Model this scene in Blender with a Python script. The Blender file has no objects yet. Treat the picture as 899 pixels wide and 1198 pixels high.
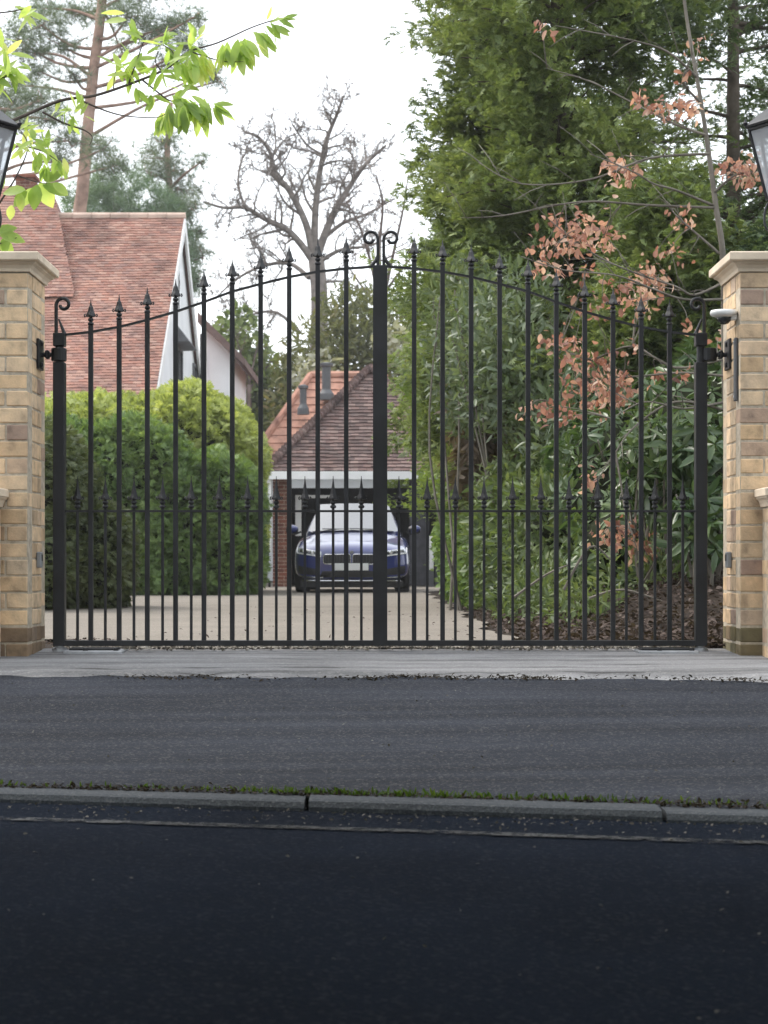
import bpy, math, random
import numpy as np
from mathutils import Vector
random.seed(7); RNG = np.random.default_rng(7)
S = bpy.context.scene
COL = S.collection
PI = math.pi
F = 2142.0; CZ = 0.39            # focal length in photo pixels, eye height (gate threshold is z = 0)
def at(px, py, Y):               # a photo pixel at a real distance Y
    return Vector(((px-449.5)/F*Y, Y, CZ-(py-660)/F*Y))

# ------------------------------------------------------------------ mesh helpers
class MB:
    def __init__(s): s.v=[]; s.f=[]; s.n=0; s.q=[]
    def add(s, verts, faces):
        verts=np.asarray(verts,dtype=np.float64).reshape(-1,3)
        s.v.append(verts); n=s.n
        s.f.extend([tuple(i+n for i in f) for f in faces]); s.n+=len(verts)
        return s
    def quads(s, verts, q):       # vectorised: q is an int array (m,4)
        s.v.append(np.asarray(verts,dtype=np.float64)); s.q.append(np.asarray(q)+s.n); s.n+=len(verts)
        return s
    def box(s, x0,x1,y0,y1,z0,z1):
        return s.add([(x0,y0,z0),(x1,y0,z0),(x1,y1,z0),(x0,y1,z0),(x0,y0,z1),(x1,y0,z1),(x1,y1,z1),(x0,y1,z1)],
              [(3,2,1,0),(4,5,6,7),(0,1,5,4),(1,2,6,5),(2,3,7,6),(3,0,4,7)])
    def cbox(s, x0,x1,y0,y1,z0,z1,c=.006):      # chamfered box
        pts=[];
        X=(x0,x1);Y=(y0,y1);Z=(z0,z1)
        import itertools
        idx={}
        for i,j,k in itertools.product((0,1),repeat=3):
            sx=(1,-1)[i];sy=(1,-1)[j];sz=(1,-1)[k]
            for ax in range(3):
                p=[X[i]+sx*c,Y[j]+sy*c,Z[k]+sz*c]
                p[ax]=(X,Y,Z)[ax][(i,j,k)[ax]]
                idx[(i,j,k,ax)]=len(pts); pts.append(p)
        fs=[]
        for ax in range(3):
            o=[a for a in range(3) if a!=ax]
            for e in (0,1):
                ring=[]
                for a,b in ((0,0),(1,0),(1,1),(0,1)):
                    c3=[0,0,0];c3[ax]=e;c3[o[0]]=a;c3[o[1]]=b
                    ring.append(idx[(*c3,ax)])
                flip=(e==0)!=(ax==1)
                fs.append(tuple(reversed(ring)) if flip else tuple(ring))
            # edges parallel to ax
            for a,b in itertools.product((0,1),repeat=2):
                c3=[0,0,0];c3[o[0]]=a;c3[o[1]]=b
                c4=list(c3);c4[ax]=1
                fs.append((idx[(*c3,o[0])],idx[(*c4,o[0])],idx[(*c4,o[1])],idx[(*c3,o[1])]))
        for i,j,k in itertools.product((0,1),repeat=3):
            fs.append(tuple(idx[(i,j,k,a)] for a in range(3)))
        return s.add(pts,fs)
    def tube(s, pts, rad, n=6, cap=True):
        pts=[np.asarray(p,float) for p in pts]; m=len(pts)
        if not hasattr(rad,'__len__'): rad=[rad]*m
        V=[]; up=np.array((0.13,0.31,0.94))
        t0=pts[1]-pts[0]; t0/=np.linalg.norm(t0)+1e-9
        u=np.cross(t0,up); 
        if np.linalg.norm(u)<.1: u=np.cross(t0,(1,0,0))
        u/=np.linalg.norm(u)
        for i in range(m):
            a=pts[max(i-1,0)]; b=pts[min(i+1,m-1)]; t=b-a; t/=np.linalg.norm(t)+1e-9
            u=u-t*np.dot(u,t); u/=np.linalg.norm(u)+1e-9; w=np.cross(t,u)
            for k in range(n):
                an=2*PI*k/n; V.append(pts[i]+rad[i]*(math.cos(an)*u+math.sin(an)*w))
        fs=[(i*n+k,i*n+(k+1)%n,(i+1)*n+(k+1)%n,(i+1)*n+k) for i in range(m-1) for k in range(n)]
        if cap: fs+= [tuple(range(n))[::-1], tuple((m-1)*n+k for k in range(n))]
        return s.add(V,fs)
    def lathe(s, prof, c, n=16, ph=0, sx=1, sy=1):      # prof: (r,z)
        V=[];m=len(prof)
        for r,z in prof:
            for k in range(n):
                a=2*PI*k/n+ph; V.append((c[0]+sx*r*math.cos(a),c[1]+sy*r*math.sin(a),c[2]+z))
        fs=[(i*n+k,i*n+(k+1)%n,(i+1)*n+(k+1)%n,(i+1)*n+k) for i in range(m-1) for k in range(n)]
        fs+=[tuple(range(n))[::-1], tuple((m-1)*n+k for k in range(n))]
        return s.add(V,fs)
    def grid(s, fn, nu, nv):
        V=[fn(i/nu,j/nv) for j in range(nv+1) for i in range(nu+1)]
        fs=[(j*(nu+1)+i,j*(nu+1)+i+1,(j+1)*(nu+1)+i+1,(j+1)*(nu+1)+i) for j in range(nv) for i in range(nu)]
        return s.add(V,fs)
    def sphere(s, c, r, n=10, sz=1):
        return s.lathe([(max(1e-4,r*math.sin(PI*i/n)), -r*sz*math.cos(PI*i/n)) for i in range(n+1)], c, n+2)
    def obj(s, name, m, parent=None, smooth=False, local=False, loc=None):
        me=bpy.data.meshes.new(name)
        V=np.concatenate(s.v) if s.v else np.zeros((0,3))
        o=bpy.data.objects.new(name,me); COL.objects.link(o)
        if parent is not None:
            o.parent=parent
            if not local:
                q=parent; org=np.zeros(3)
                while q is not None: org+=np.array(q.location); q=q.parent
                V=V-org
        if loc is not None: o.location=loc
        if s.q:                      # foliage: quads only, written in one go
            Q=np.concatenate(s.q).astype(np.int32); assert not s.f
            me.vertices.add(len(V)); me.vertices.foreach_set('co',V.astype(np.float32).ravel())
            me.loops.add(Q.size); me.loops.foreach_set('vertex_index',Q.ravel())
            me.polygons.add(len(Q)); me.polygons.foreach_set('loop_start',np.arange(0,Q.size,4,dtype=np.int32))
            me.update(calc_edges=True)
        else: me.from_pydata(V.tolist(),[],s.f)
        if smooth: me.polygons.foreach_set('use_smooth',[True]*len(me.polygons))
        me.materials.append(m); me.update()
        return o

def thing(name,label,cat,loc=(0,0,0),group=None):
    o=bpy.data.objects.new(name,None); COL.objects.link(o); o.location=loc
    o.empty_display_size=.1
    return tag(o,label,cat,group)
def tag(o,label,cat,group=None):
    o['label']=label;o['category']=cat
    if group:o['group']=group
    return o
def struct(o): o['kind']='structure'; return o
def stuff(o,label,cat): o['kind']='stuff'; o['label']=label; o['category']=cat; return o

# ------------------------------------------------------------------ scatter of leaf-like pieces
def frames(d,n):
    d=d/(np.linalg.norm(d,axis=1,keepdims=True)+1e-9)
    x=np.cross(d,n); x/=np.linalg.norm(x,axis=1,keepdims=True)+1e-9
    z=np.cross(x,d)
    return np.stack([x,d,z],axis=2)
def scatter(mb,tmpl,pos,d,nrm,scale):
    tv,tq=tmpl; R=frames(np.asarray(d,float),np.asarray(nrm,float)); pos=np.asarray(pos,float)
    m=len(pos); scale=np.broadcast_to(np.asarray(scale,float).reshape(-1,1,1) if np.ndim(scale) else np.full((m,1,1),scale),(m,1,1))
    V=np.einsum('mij,kj->mki',R,tv)*scale+pos[:,None,:]
    Q=tq[None]+ (np.arange(m)*len(tv))[:,None,None]
    mb.quads(V.reshape(-1,3),Q.reshape(-1,4))
def rnd(n): 
    v=RNG.normal(size=(n,3)); return v/np.linalg.norm(v,axis=1,keepdims=True)
def T_leaf(w=.3,fold=.06,curl=-.1):
    ys=(0,.14,.38,.66,.87,1.); ws=(.04,.30,.5,.44,.22,.02); V=[];Q=[]
    for i,(y,a) in enumerate(zip(ys,ws)):
        z=curl*y*y; V+=[(-w*a,y,z+fold*a*2),(0,y,z),(w*a,y,z+fold*a*2)]
        if i: n=3*i; Q+=[(n-3,n-2,n+1,n),(n-2,n-1,n+2,n+1)]
    return np.array(V),np.array(Q)
def T_leaf_small(w=.3,fold=.06,curl=-.1):
    v=np.array([(0,0,0),(w*.5,.33,fold),(w*.42,.7,fold+curl*.5),(0,1,curl),(-w*.42,.7,fold+curl*.5),(-w*.5,.33,fold),(0,.36,0),(0,.7,curl*.5)])
    q=np.array([(0,1,6,0),(1,2,7,6),(2,3,7,7),(0,6,5,5),(6,7,4,5),(7,3,4,4)])
    q=np.array([(6,0,1,2),(6,2,3,7),(0,6,4,5),(6,7,3,4)])
    return v,q
def T_rosette(k=8,w=.26,droop=.35):
    V=[];Q=[]
    lv,lq=T_leaf_small(w,.04,-.14)
    for i in range(k):
        a=2*PI*i/k+.3*((i*37)%5-2)/2; dr=droop*(.5+((i*53)%7)/7); s=.75+.3*((i*29)%5)/5
        ca,sa=math.cos(a),math.sin(a); cd,sd=math.cos(dr),math.sin(dr)
        for x,y,z in lv:
            x,y,z=x*s,(y+.05)*s,z*s
            y2=y*cd+z*sd; z2=-y*sd+z*cd
            V.append((x*ca-y2*sa, z2*1.0, x*sa+y2*ca))      # axis of the rosette is local y
        Q+= (lq+len(lv)*i).tolist()
    return np.array(V),np.array(Q)
def T_spray(nb=7,w=.045,l0=.5,droop=-.25):
    V=[];Q=[]
    def strip(p,q,w0,w1):
        p=np.array(p);q=np.array(q);d=q-p; s=np.array((d[1],-d[0],0)); s/=np.linalg.norm(s)+1e-9
        n=len(V); V.extend([p-s*w0,p+s*w0,q+s*w1,q-s*w1]); Q.append((n,n+1,n+2,n+3))
    zf=lambda t: droop*t*t
    strip((0,0,0),(0,.55,zf(.55)),w,w); strip((0,.55,zf(.55)),(0,1,zf(1)),w,w*.3)
    for i in range(nb):
        t=.12+.8*i/nb; L=l0*(1-.75*t)+.06; sd=1 if i%2 else -1
        for sg in (sd,-sd):
            tt=t+(.05 if sg==sd else 0)
            e=(sg*L*.72, tt+L*.75, zf(min(1,tt+L*.6))-.05)
            strip((0,tt,zf(tt)),e,w*1.0,w*.5)
    return np.array(V),np.array(Q)
def T_tuft(k=12,w=.03):
    V=[];Q=[]; r=random.Random(3)
    for i in range(k):
        d=np.array((r.gauss(0,1),r.gauss(.6,.8),r.gauss(.2,1)));d/=np.linalg.norm(d); s=np.cross(d,(r.random(),r.random(),r.random()));s/=np.linalg.norm(s)
        n=len(V);V.extend([-s*w,s*w,d+s*w*.3,d-s*w*.3]);Q.append((n,n+1,n+2,n+3))
    return np.array(V),np.array(Q)
SPRAY=T_spray(3,.075,.5,-.35); SPRAYF=T_spray(3,.085,.6,-.2); LEAF=T_leaf_small(.34); LEAFN=T_leaf_small(.27,.03,-.12); LEAFB=T_leaf_small(.62,.08,-.15); ROS=T_rosette(); TUFT=T_tuft()

# ------------------------------------------------------------------ materials
def nodes(name):
    m=bpy.data.materials.new(name); m.use_nodes=True; nt=m.node_tree
    return m,nt,nt.nodes,nt.links,nt.nodes['Principled BSDF']
def ramp(N,cols):
    r=N.new('ShaderNodeValToRGB'); e=r.color_ramp.elements
    while len(e)<len(cols): e.new(.5)
    for i,(p,c) in enumerate(cols): e[i].position=p; e[i].color=(*c,1)
    return r
def noise(N,L,vec,scale,detail=4,rough=.55):
    n=N.new('ShaderNodeTexNoise'); n.inputs['Scale'].default_value=scale; n.inputs['Detail'].default_value=detail; n.inputs['Roughness'].default_value=rough
    if vec is not None: L.new(vec,n.inputs['Vector'])
    return n
def mix(N,L,a,b,fac,mode='MIX'):
    x=N.new('ShaderNodeMix'); x.data_type='RGBA'; x.blend_type=mode
    for s,v in ((0,fac),(6,a),(7,b)):
        if hasattr(v,'is_linked') or hasattr(v,'links'): L.new(v,x.inputs[s])
        else: x.inputs[s].default_value = v if s==0 else (*v,1)
    return x.outputs[2]
def plain(name,c,rough=.5,metal=0,var=.12,scale=6,bump=0,bscale=60,spec=.5,coat=0,c2=None):
    m,nt,N,L,P=nodes(name); tc=N.new('ShaderNodeTexCoord')
    n=noise(N,L,tc.outputs['Object'],scale,6)
    lo=c2 or tuple(x*(1-var) for x in c); hi=tuple(min(1,x*(1+var)) for x in c)
    r=ramp(N,[(.35,lo),(.65,hi)]); L.new(n.outputs[0],r.inputs[0]); L.new(r.outputs[0],P.inputs['Base Color'])
    P.inputs['Roughness'].default_value=rough; P.inputs['Metallic'].default_value=metal; P.inputs['Specular IOR Level'].default_value=spec; P.inputs['Coat Weight'].default_value=coat
    P.inputs['Coat Roughness'].default_value=.04; P.inputs['Coat IOR'].default_value=1.6 if coat>=1 else 1.5
    if bump:
        b=N.new('ShaderNodeBump'); b.inputs['Strength'].default_value=bump; b.inputs['Distance'].default_value=.004
        n2=noise(N,L,tc.outputs['Object'],bscale,5); L.new(n2.outputs[0],b.inputs['Height']); L.new(b.outputs[0],P.inputs['Normal'])
    return m
def leafmat(name,cols,trans=.35,rough=.5,nscale=1.2,spec=.35,tcol=None):
    # per-leaf tint + slow clump-to-clump variation of the plant itself
    m,nt,N,L,P=nodes(name); g=N.new('ShaderNodeNewGeometry'); tc=N.new('ShaderNodeTexCoord')
    n=noise(N,L,tc.outputs['Object'],nscale,3)
    mth=N.new('ShaderNodeMath'); mth.operation='MULTIPLY_ADD'; mth.inputs[1].default_value=.5
    L.new(g.outputs['Random Per Island'],mth.inputs[0])
    m2=N.new('ShaderNodeMath'); m2.operation='MULTIPLY_ADD'; m2.inputs[1].default_value=1.5; m2.inputs[2].default_value=-.5; L.new(n.outputs[0],m2.inputs[0])
    L.new(m2.outputs[0],mth.inputs[2])
    k=len(cols); r=ramp(N,[(.1+.8*i/(k-1),c) for i,c in enumerate(cols)]); L.new(mth.outputs[0],r.inputs[0])
    L.new(r.outputs[0],P.inputs['Base Color']); P.inputs['Roughness'].default_value=rough; P.inputs['Specular IOR Level'].default_value=spec
    t=N.new('ShaderNodeBsdfTranslucent'); 
    tint=mix(N,L,r.outputs[0],tcol or (1.0,1.0,.55),1.0,'MULTIPLY'); gain=mix(N,L,tint,(1.7,1.7,1.7),1.0,'MULTIPLY'); L.new(gain,t.inputs[0])
    ms=N.new('ShaderNodeMixShader'); ms.inputs[0].default_value=trans; L.new(P.outputs[0],ms.inputs[1]); L.new(t.outputs[0],ms.inputs[2])
    L.new(ms.outputs[0],N['Material Output'].inputs[0])
    return m
def brickmat(name,cols,nscale=18,rough=.85,bump=.5,patchy=2.2):
    # colour per separate brick / tile
    m,nt,N,L,P=nodes(name); g=N.new('ShaderNodeNewGeometry'); tc=N.new('ShaderNodeTexCoord')
    k=len(cols); r=ramp(N,[(i/k,c) for i,c in enumerate(cols)]); L.new(g.outputs['Random Per Island'],r.inputs[0])
    n=noise(N,L,tc.outputs['Object'],nscale,6); n3=noise(N,L,tc.outputs['Object'],patchy,5)
    r2=ramp(N,[(.28,(.50,.49,.50)),(.45,(.88,.87,.86)),(.72,(1.16,1.13,1.08))]); L.new(n.outputs[0],r2.inputs[0])
    c=mix(N,L,r.outputs[0],r2.outputs[0],.8,'MULTIPLY')
    r3=ramp(N,[(.33,(.60,.60,.60)),(.47,(.95,.95,.95)),(.66,(1.12,1.12,1.10))]); L.new(n3.outputs[0],r3.inputs[0])
    c=mix(N,L,c,r3.outputs[0],.85,'MULTIPLY')
    L.new(c,P.inputs['Base Color']); P.inputs['Roughness'].default_value=rough; P.inputs['Specular IOR Level'].default_value=.2
    b=N.new('ShaderNodeBump'); b.inputs['Strength'].default_value=bump; b.inputs['Distance'].default_value=.004
    n2=noise(N,L,tc.outputs['Object'],nscale*5,5); L.new(n2.outputs[0],b.inputs['Height']); L.new(b.outputs[0],P.inputs['Normal'])
    return m
def tarmac(name,c,speck=.35,streak=0,rough=.9,bstr=.6,agg=160,spec=.15,light=(.25,.25,.26),patch=.25,edge=None):
    m,nt,N,L,P=nodes(name); tc=N.new('ShaderNodeTexCoord'); O=tc.outputs['Object']
    n=noise(N,L,O,1.1,6,.6); r=ramp(N,[(.3,tuple(x*(1-patch) for x in c)),(.7,tuple(x*(1+patch) for x in c))]); L.new(n.outputs[0],r.inputs[0])
    col=r.outputs[0]
    if streak:
        mp=N.new('ShaderNodeMapping'); mp.inputs['Scale'].default_value=(.25,5,1); mp.inputs['Rotation'].default_value=(0,0,.03); L.new(O,mp.inputs[0])
        ns=noise(N,L,mp.outputs[0],1.0,5,.6); rs=ramp(N,[(.38,(1-streak,)*3),(.62,(1+streak,)*3)]); L.new(ns.outputs[0],rs.inputs[0])
        col=mix(N,L,col,rs.outputs[0],1.0,'MULTIPLY')
    v=N.new('ShaderNodeTexVoronoi'); v.inputs['Scale'].default_value=agg; L.new(O,v.inputs['Vector'])
    rv=ramp(N,[(.0,(0,0,0)),(.80,(0,0,0)),(.97,(1,1,1))]); sep=N.new('ShaderNodeSeparateColor'); L.new(v.outputs['Color'],sep.inputs[0]); L.new(sep.outputs[0],rv.inputs[0])
    mu=N.new('ShaderNodeMath'); mu.operation='MULTIPLY'; mu.inputs[1].default_value=speck; L.new(rv.outputs[0],mu.inputs[0])
    col=mix(N,L,col,light,mu.outputs[0])
    nf=noise(N,L,O,220,3); rf=ramp(N,[(.3,(.7,)*3),(.7,(1.25,)*3)]); L.new(nf.outputs[0],rf.inputs[0]); col=mix(N,L,col,rf.outputs[0],.9,'MULTIPLY')
    L.new(col,P.inputs['Base Color']); P.inputs['Roughness'].default_value=rough; P.inputs['Specular IOR Level'].default_value=spec
    b=N.new('ShaderNodeBump'); b.inputs['Strength'].default_value=bstr; b.inputs['Distance'].default_value=.005
    L.new(v.outputs['Distance'],b.inputs['Height']); L.new(b.outputs[0],P.inputs['Normal'])
    return m
M={}
M['metal']=plain('black_gate_paint',(.012,.0125,.0145),.42,0,.5,5,.2,60,.4)
M['steel']=plain('galvanised_steel',(.38,.39,.41),.45,.6,.2,10)
M['greyplastic']=plain('grey_plastic',(.22,.23,.24),.5)
M['white']=plain('white_plastic',(.8,.8,.79),.35)
M['whitepaint']=plain('white_paint',(.78,.78,.77),.6,0,.06,2)
M['render']=plain('white_render',(.78,.79,.8),.9,0,.05,1.5,.3,40)
M['stone']=plain('cream_cap_stone',(.70,.585,.45),.85,0,.12,7,.3,80,.25)
M['brick']=brickmat('yellow_stock_brick',[(0.68,0.493,0.31),(0.756,0.572,0.384),(0.623,0.446,0.274),(0.803,0.625,0.435),(0.588,0.44,0.297),(0.707,0.513,0.32),(0.771,0.586,0.402),(0.33,0.234,0.19),(0.667,0.532,0.386),(0.719,0.519,0.327),(0.464,0.341,0.225),(0.691,0.532,0.365),(0.751,0.558,0.36)])
M['mortar']=plain('mortar',(.47,.41,.325),.95,0,.2,30,.5,120,.1)
M['dampbrick']=brickmat('damp_brown_brick',[(.22,.16,.10),(.28,.20,.13),(.18,.13,.09),(.25,.19,.14)])
M['palecap']=plain('pale_ridge_tile',(.50,.37,.30),.9,0,.2,3)
M['mossbrick']=brickmat('mossy_stock_brick',[(.16,.13,.07),(.20,.17,.09),(.13,.12,.07),(.24,.17,.10),(.17,.15,.09)])
M['redbrick']=brickmat('red_brick',[(.20,.075,.05),(.26,.10,.065),(.15,.06,.045),(.23,.11,.08)])
M['rooftile']=brickmat('weathered_clay_tile',[(.275,.145,.112),(.34,.18,.14),(.22,.12,.10),(.40,.245,.195),(.29,.15,.12),(.25,.15,.13),(.38,.235,.19),(.31,.155,.12)],3,.85,.5,.55)
M['garagetile']=brickmat('brown_clay_tile',[(0.15,0.1,0.092),(0.2,0.135,0.122),(0.11,0.077,0.073),(0.27,0.19,0.175),(0.165,0.105,0.095),(0.19,0.14,0.13),(.125,.09,.085),(.24,.175,.16)],6,.85,.5,.8)
M['orangetile']=brickmat('orange_clay_tile',[(.50,.27,.20),(.54,.31,.235),(.46,.24,.18),(.52,.29,.22)],4)
M['bark']=plain('bark',(.085,.07,.055),.95,0,.3,9,.8,30,.1)
M['palebark']=plain('pale_grey_bark',(.17,.155,.13),.95,0,.25,6,.6,25,.1)
M['oakbark']=plain('oak_bark',(.24,.21,.19),.95,0,.3,4,.6,20,.1)
M['pinebark']=plain('pine_bark',(.34,.225,.175),.95,0,.3,3,.6,14,.1)
M['twig']=plain('twig_bark',(.075,.06,.052),.8,0,.25,20,0,60,.2)
M['conifer']=leafmat('conifer_foliage',[(0.063,0.093,0.037),(0.123,0.17,0.061),(0.189,0.237,0.084),(0.279,0.32,0.122)],.3,.6,.8)
M['conifer2']=leafmat('dark_conifer_foliage',[(0.046,0.074,0.039),(0.075,0.115,0.056),(0.119,0.166,0.077),(0.172,0.224,0.106)],.3,.6,.9)
M['lightconifer']=leafmat('light_conifer_foliage',[(0.104,0.15,0.036),(0.156,0.225,0.052),(0.221,0.3,0.072),(0.286,0.35,0.104)],.35,.6,1.2)
M['hedge']=leafmat('hedge_foliage',[(0.073,0.124,0.044),(0.112,0.179,0.057),(0.158,0.235,0.076),(0.224,0.304,0.103)],.3,.6,1.6)
M['hedge2']=leafmat('grey_hedge_foliage',[(.055,.075,.035),(.085,.11,.05),(.12,.145,.065),(.15,.17,.085)],.3,.6,2)
M['rhodo']=leafmat('glossy_evergreen_leaf',[(0.034,0.069,0.029),(0.063,0.109,0.04),(0.098,0.149,0.057),(0.149,0.207,0.069)],.22,.32,1.4,.5)
M['greyleaf']=leafmat('grey_green_leaf',[(.07,.10,.06),(.10,.14,.075),(.14,.18,.10),(.2,.24,.15)],.3,.4,1.5,.5)
M['copper']=leafmat('copper_beech_leaf',[(0.14,0.066,0.05),(0.297,0.152,0.113),(0.434,0.273,0.203),(0.628,0.488,0.378)],.4,.6,3,.3,(1,.85,.7))
M['lime']=leafmat('fresh_lime_leaf',[(0.19,0.285,0.072),(0.292,0.4,0.11),(0.408,0.514,0.169),(0.583,0.6,0.218)],.55,.4,5,.35,(1,1,.62))
M['pine']=leafmat('pine_needles',[(0.086,0.122,0.086),(0.129,0.172,0.115),(0.172,0.216,0.144)],.3,.7,.5)
M['olive']=leafmat('olive_foliage',[(.07,.085,.03),(.11,.125,.045),(.16,.165,.065),(.19,.16,.09)],.35,.6,.6)
M['brownfol']=leafmat('dead_brown_foliage',[(.07,.055,.04),(.11,.085,.06),(.15,.115,.08),(.19,.15,.11)],.2,.8,1.5)
M['litter']=leafmat('fallen_leaf',[(0.027,0.02,0.016),(0.049,0.035,0.029),(0.082,0.059,0.049),(0.137,0.107,0.093)],.1,.8,6,.2)
M['core']=plain('dark_fill_core',(.022,.026,.014),.95,0,.3,5,0,60,.05)
M['glassdark']=plain('dark_window_glass',(.02,.024,.028),.04,0,.1,2,0,60,.6)
M['darkwood']=plain('shade_dark_timber',(.022,.022,.026),.7,0,.3,5,.3,40,.3)  # near-black: the dark of the open garage is put into its wall colour
M['leadgrey']=plain('grey_lead',(.095,.098,.105),.6)
M['paint']=plain('blue_car_paint',(.011,.022,.15),.30,.12,.04,3,0,60,.5,1.0)
M['black']=plain('black_plastic',(.012,.012,.013),.45)
M['tyre']=plain('tyre_rubber',(.016,.016,.017),.85)
M['chrome']=plain('chrome',(.6,.61,.63),.18,1,.03)
M['plate']=plain('white_plate',(.72,.73,.72),.4,0,.05)
M['lens']=plain('headlamp_lens',(.33,.35,.38),.12,.3,.3,25,0,60,.8,1)
M['twigpink']=plain('pale_twigs',(.17,.13,.115),.9,0,.2,5,0,30,.1)
M['paleleaf']=leafmat('whitish_leaf',[(.18,.19,.13),(.28,.28,.22),(.42,.42,.36)],.3,.5,1)
M['litterdark']=leafmat('leaf_mould',[(.018,.015,.012),(.03,.024,.018),(.05,.04,.03)],.1,.9,6,.1)
M['moss']=leafmat('moss_green',[(.03,.055,.01),(.05,.09,.012),(.08,.12,.02)],.3,.8,3,.1)
M['grit']=leafmat('pale_grit',[(0.054,0.048,0.042),(0.096,0.09,0.084),(0.156,0.15,0.138)],.05,.9,6,.1)

M['toplit_hedge']=leafmat('yellow_green_toplit_hedge',[(0.196,0.235,0.076),(0.293,0.338,0.105),(0.389,0.44,0.143),(0.504,0.529,0.2)],.3,.6,1.4)  # yellower hedge tops, with light from above put into the pale colour
M['bluegreen']=leafmat('blue_green_foliage',[(0.087,0.145,0.094),(0.131,0.203,0.123),(0.189,0.261,0.16)],.3,.7,.5)
M['pebble']=leafmat('pale_pebble',[(.16,.14,.12),(.27,.25,.21),(.36,.33,.29),(.44,.42,.38)],.0,.9,6,.1)
M['midgreen']=leafmat('mid_green_leaf',[(.055,.085,.035),(.09,.13,.05),(.13,.175,.07),(.18,.215,.10)],.3,.5,1.6,.4)
EXPO=1.1
# ------------------------------------------------------------------ world, sun, camera
w=bpy.data.worlds.new('World'); S.world=w; w.use_nodes=True
N=w.node_tree.nodes; L=w.node_tree.links; bg=N['Background']
sky=N.new('ShaderNodeTexSky'); sky.sky_type='NISHITA'; sky.sun_disc=False
SUN_E,SUN_R=math.radians(52),math.radians(-60)
sky.sun_elevation=SUN_E; sky.sun_rotation=SUN_R; sky.air_density=1.0; sky.dust_density=4.0; sky.ozone_density=.6
cl=mix(N,L,sky.outputs[0],(9.0,9.3,9.6),.72)       # even bright cloud cover over the clear sky
L.new(cl,bg.inputs[0]); bg.inputs[1].default_value=.12
sd=bpy.data.lights.new('sun','SUN'); sd.energy=1.2; sd.angle=math.radians(18); sd.color=(1,.95,.88)
so=bpy.data.objects.new('sun',sd); COL.objects.link(so)
dirv=Vector((math.sin(SUN_R)*math.cos(SUN_E),math.cos(SUN_R)*math.cos(SUN_E),math.sin(SUN_E)))
so.rotation_euler=dirv.to_track_quat('Z','Y').to_euler(); so.location=(0,0,30)
cam=bpy.data.cameras.new('camera'); co=bpy.data.objects.new('camera',cam); COL.objects.link(co)
co.location=(0,0,CZ); co.rotation_euler=(PI/2,0,0); cam.sensor_width=36; cam.sensor_fit='AUTO'
cam.lens=F/1198*36; cam.shift_y=61/1198; cam.clip_start=.05; cam.clip_end=2000
cam.dof.use_dof=True; cam.dof.focus_distance=8.45; cam.dof.aperture_fstop=8.5
S.camera=co
S.view_settings.view_transform='Standard'; S.view_settings.look='None'; S.view_settings.gamma=1; S.view_settings.use_curve_mapping=False
S.view_settings.exposure=EXPO
S.render.engine='CYCLES'

# ------------------------------------------------------------------ ground
def kerb_y(x): return 4.77-1.1*math.tanh(x/5.0)
def drive_z(y): return -.05*min(1,max(0,(y-9)/19))
def pav_z(x,y):
    a=kerb_y(x)+.12; b=7.9; t=(y-a)/(b-a); return -.235+(-.06+.235)*t
g=MB().add([(-200,-150,-.5),(200,-150,-.5),(200,250,-.5),(-200,250,-.5)],[(0,1,2,3)])
struct(g.obj('ground',plain('meadow_ground',(.05,.065,.025),.95,0,.3,.4)))
M['road']=tarmac('road_asphalt',(.0055,.0085,.0150),.12,0,1,.6,120,.03,(.10,.10,.11),.3)
M['pave']=tarmac('pavement_tarmac',(.024,.0275,.036),.22,.24,.95,.6,150,.1,(.24,.23,.22),.12)
M['concrete']=tarmac('worn_concrete',(.205,.205,.21),.2,.28,.92,.5,90,.15,(.42,.41,.39),.18)
M['gravel']=tarmac('bonded_gravel',(.205,.182,.155),.35,0,.95,.6,110,.15,(.45,.42,.36),.13)
M['kerbstone']=tarmac('kerb_concrete',(.052,.058,.066),.2,0,.9,.4,140,.1,(.2,.2,.2),.2)
M['soil']=tarmac('garden_soil',(.03,.023,.018),.3,0,.95,.8,60,.1,(.1,.07,.05),.35)
M['line']=tarmac('worn_road_paint',(.055,.057,.06),.5,0,.9,.5,90,.05,(.02,.02,.02),.6)
_m=M['line']; _n=_m.node_tree.nodes; _l=_m.node_tree.links; _tc=_n.new('ShaderNodeTexCoord')
_ns=noise(_n,_l,_tc.outputs['Object'],26,6,.7); _r=ramp(_n,[(.40,(0,0,0)),(.56,(1,1,1))]); _l.new(_ns.outputs[0],_r.inputs[0])
_t=_n.new('ShaderNodeBsdfTransparent'); _x=_n.new('ShaderNodeMixShader'); _l.new(_r.outputs[0],_x.inputs[0]); _l.new(_t.outputs[0],_x.inputs[1]); _l.new(_n['Principled BSDF'].outputs[0],_x.inputs[2]); _l.new(_x.outputs[0],_n['Material Output'].inputs[0])
xs=np.linspace(-60,60,121)
rg=MB().grid(lambda u,v:(-60+120*u, -5+(kerb_y(-60+120*u)+.03+5)*v, -.26-.02*(1-v)),120,12); struct(rg.obj('road',M['road']))
ln=MB().grid(lambda u,v:(-8+16*u, kerb_y(-8+16*u)-.345-.012*math.sin(3*u*16)*.3 +.055*v, -.2565),80,1); struct(ln.obj('road_line',M['line']))
fv=MB().grid(lambda u,v:(-60+120*u,-40+35*v,-.22),20,4); struct(fv.obj('verge',M['soil']))
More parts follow.
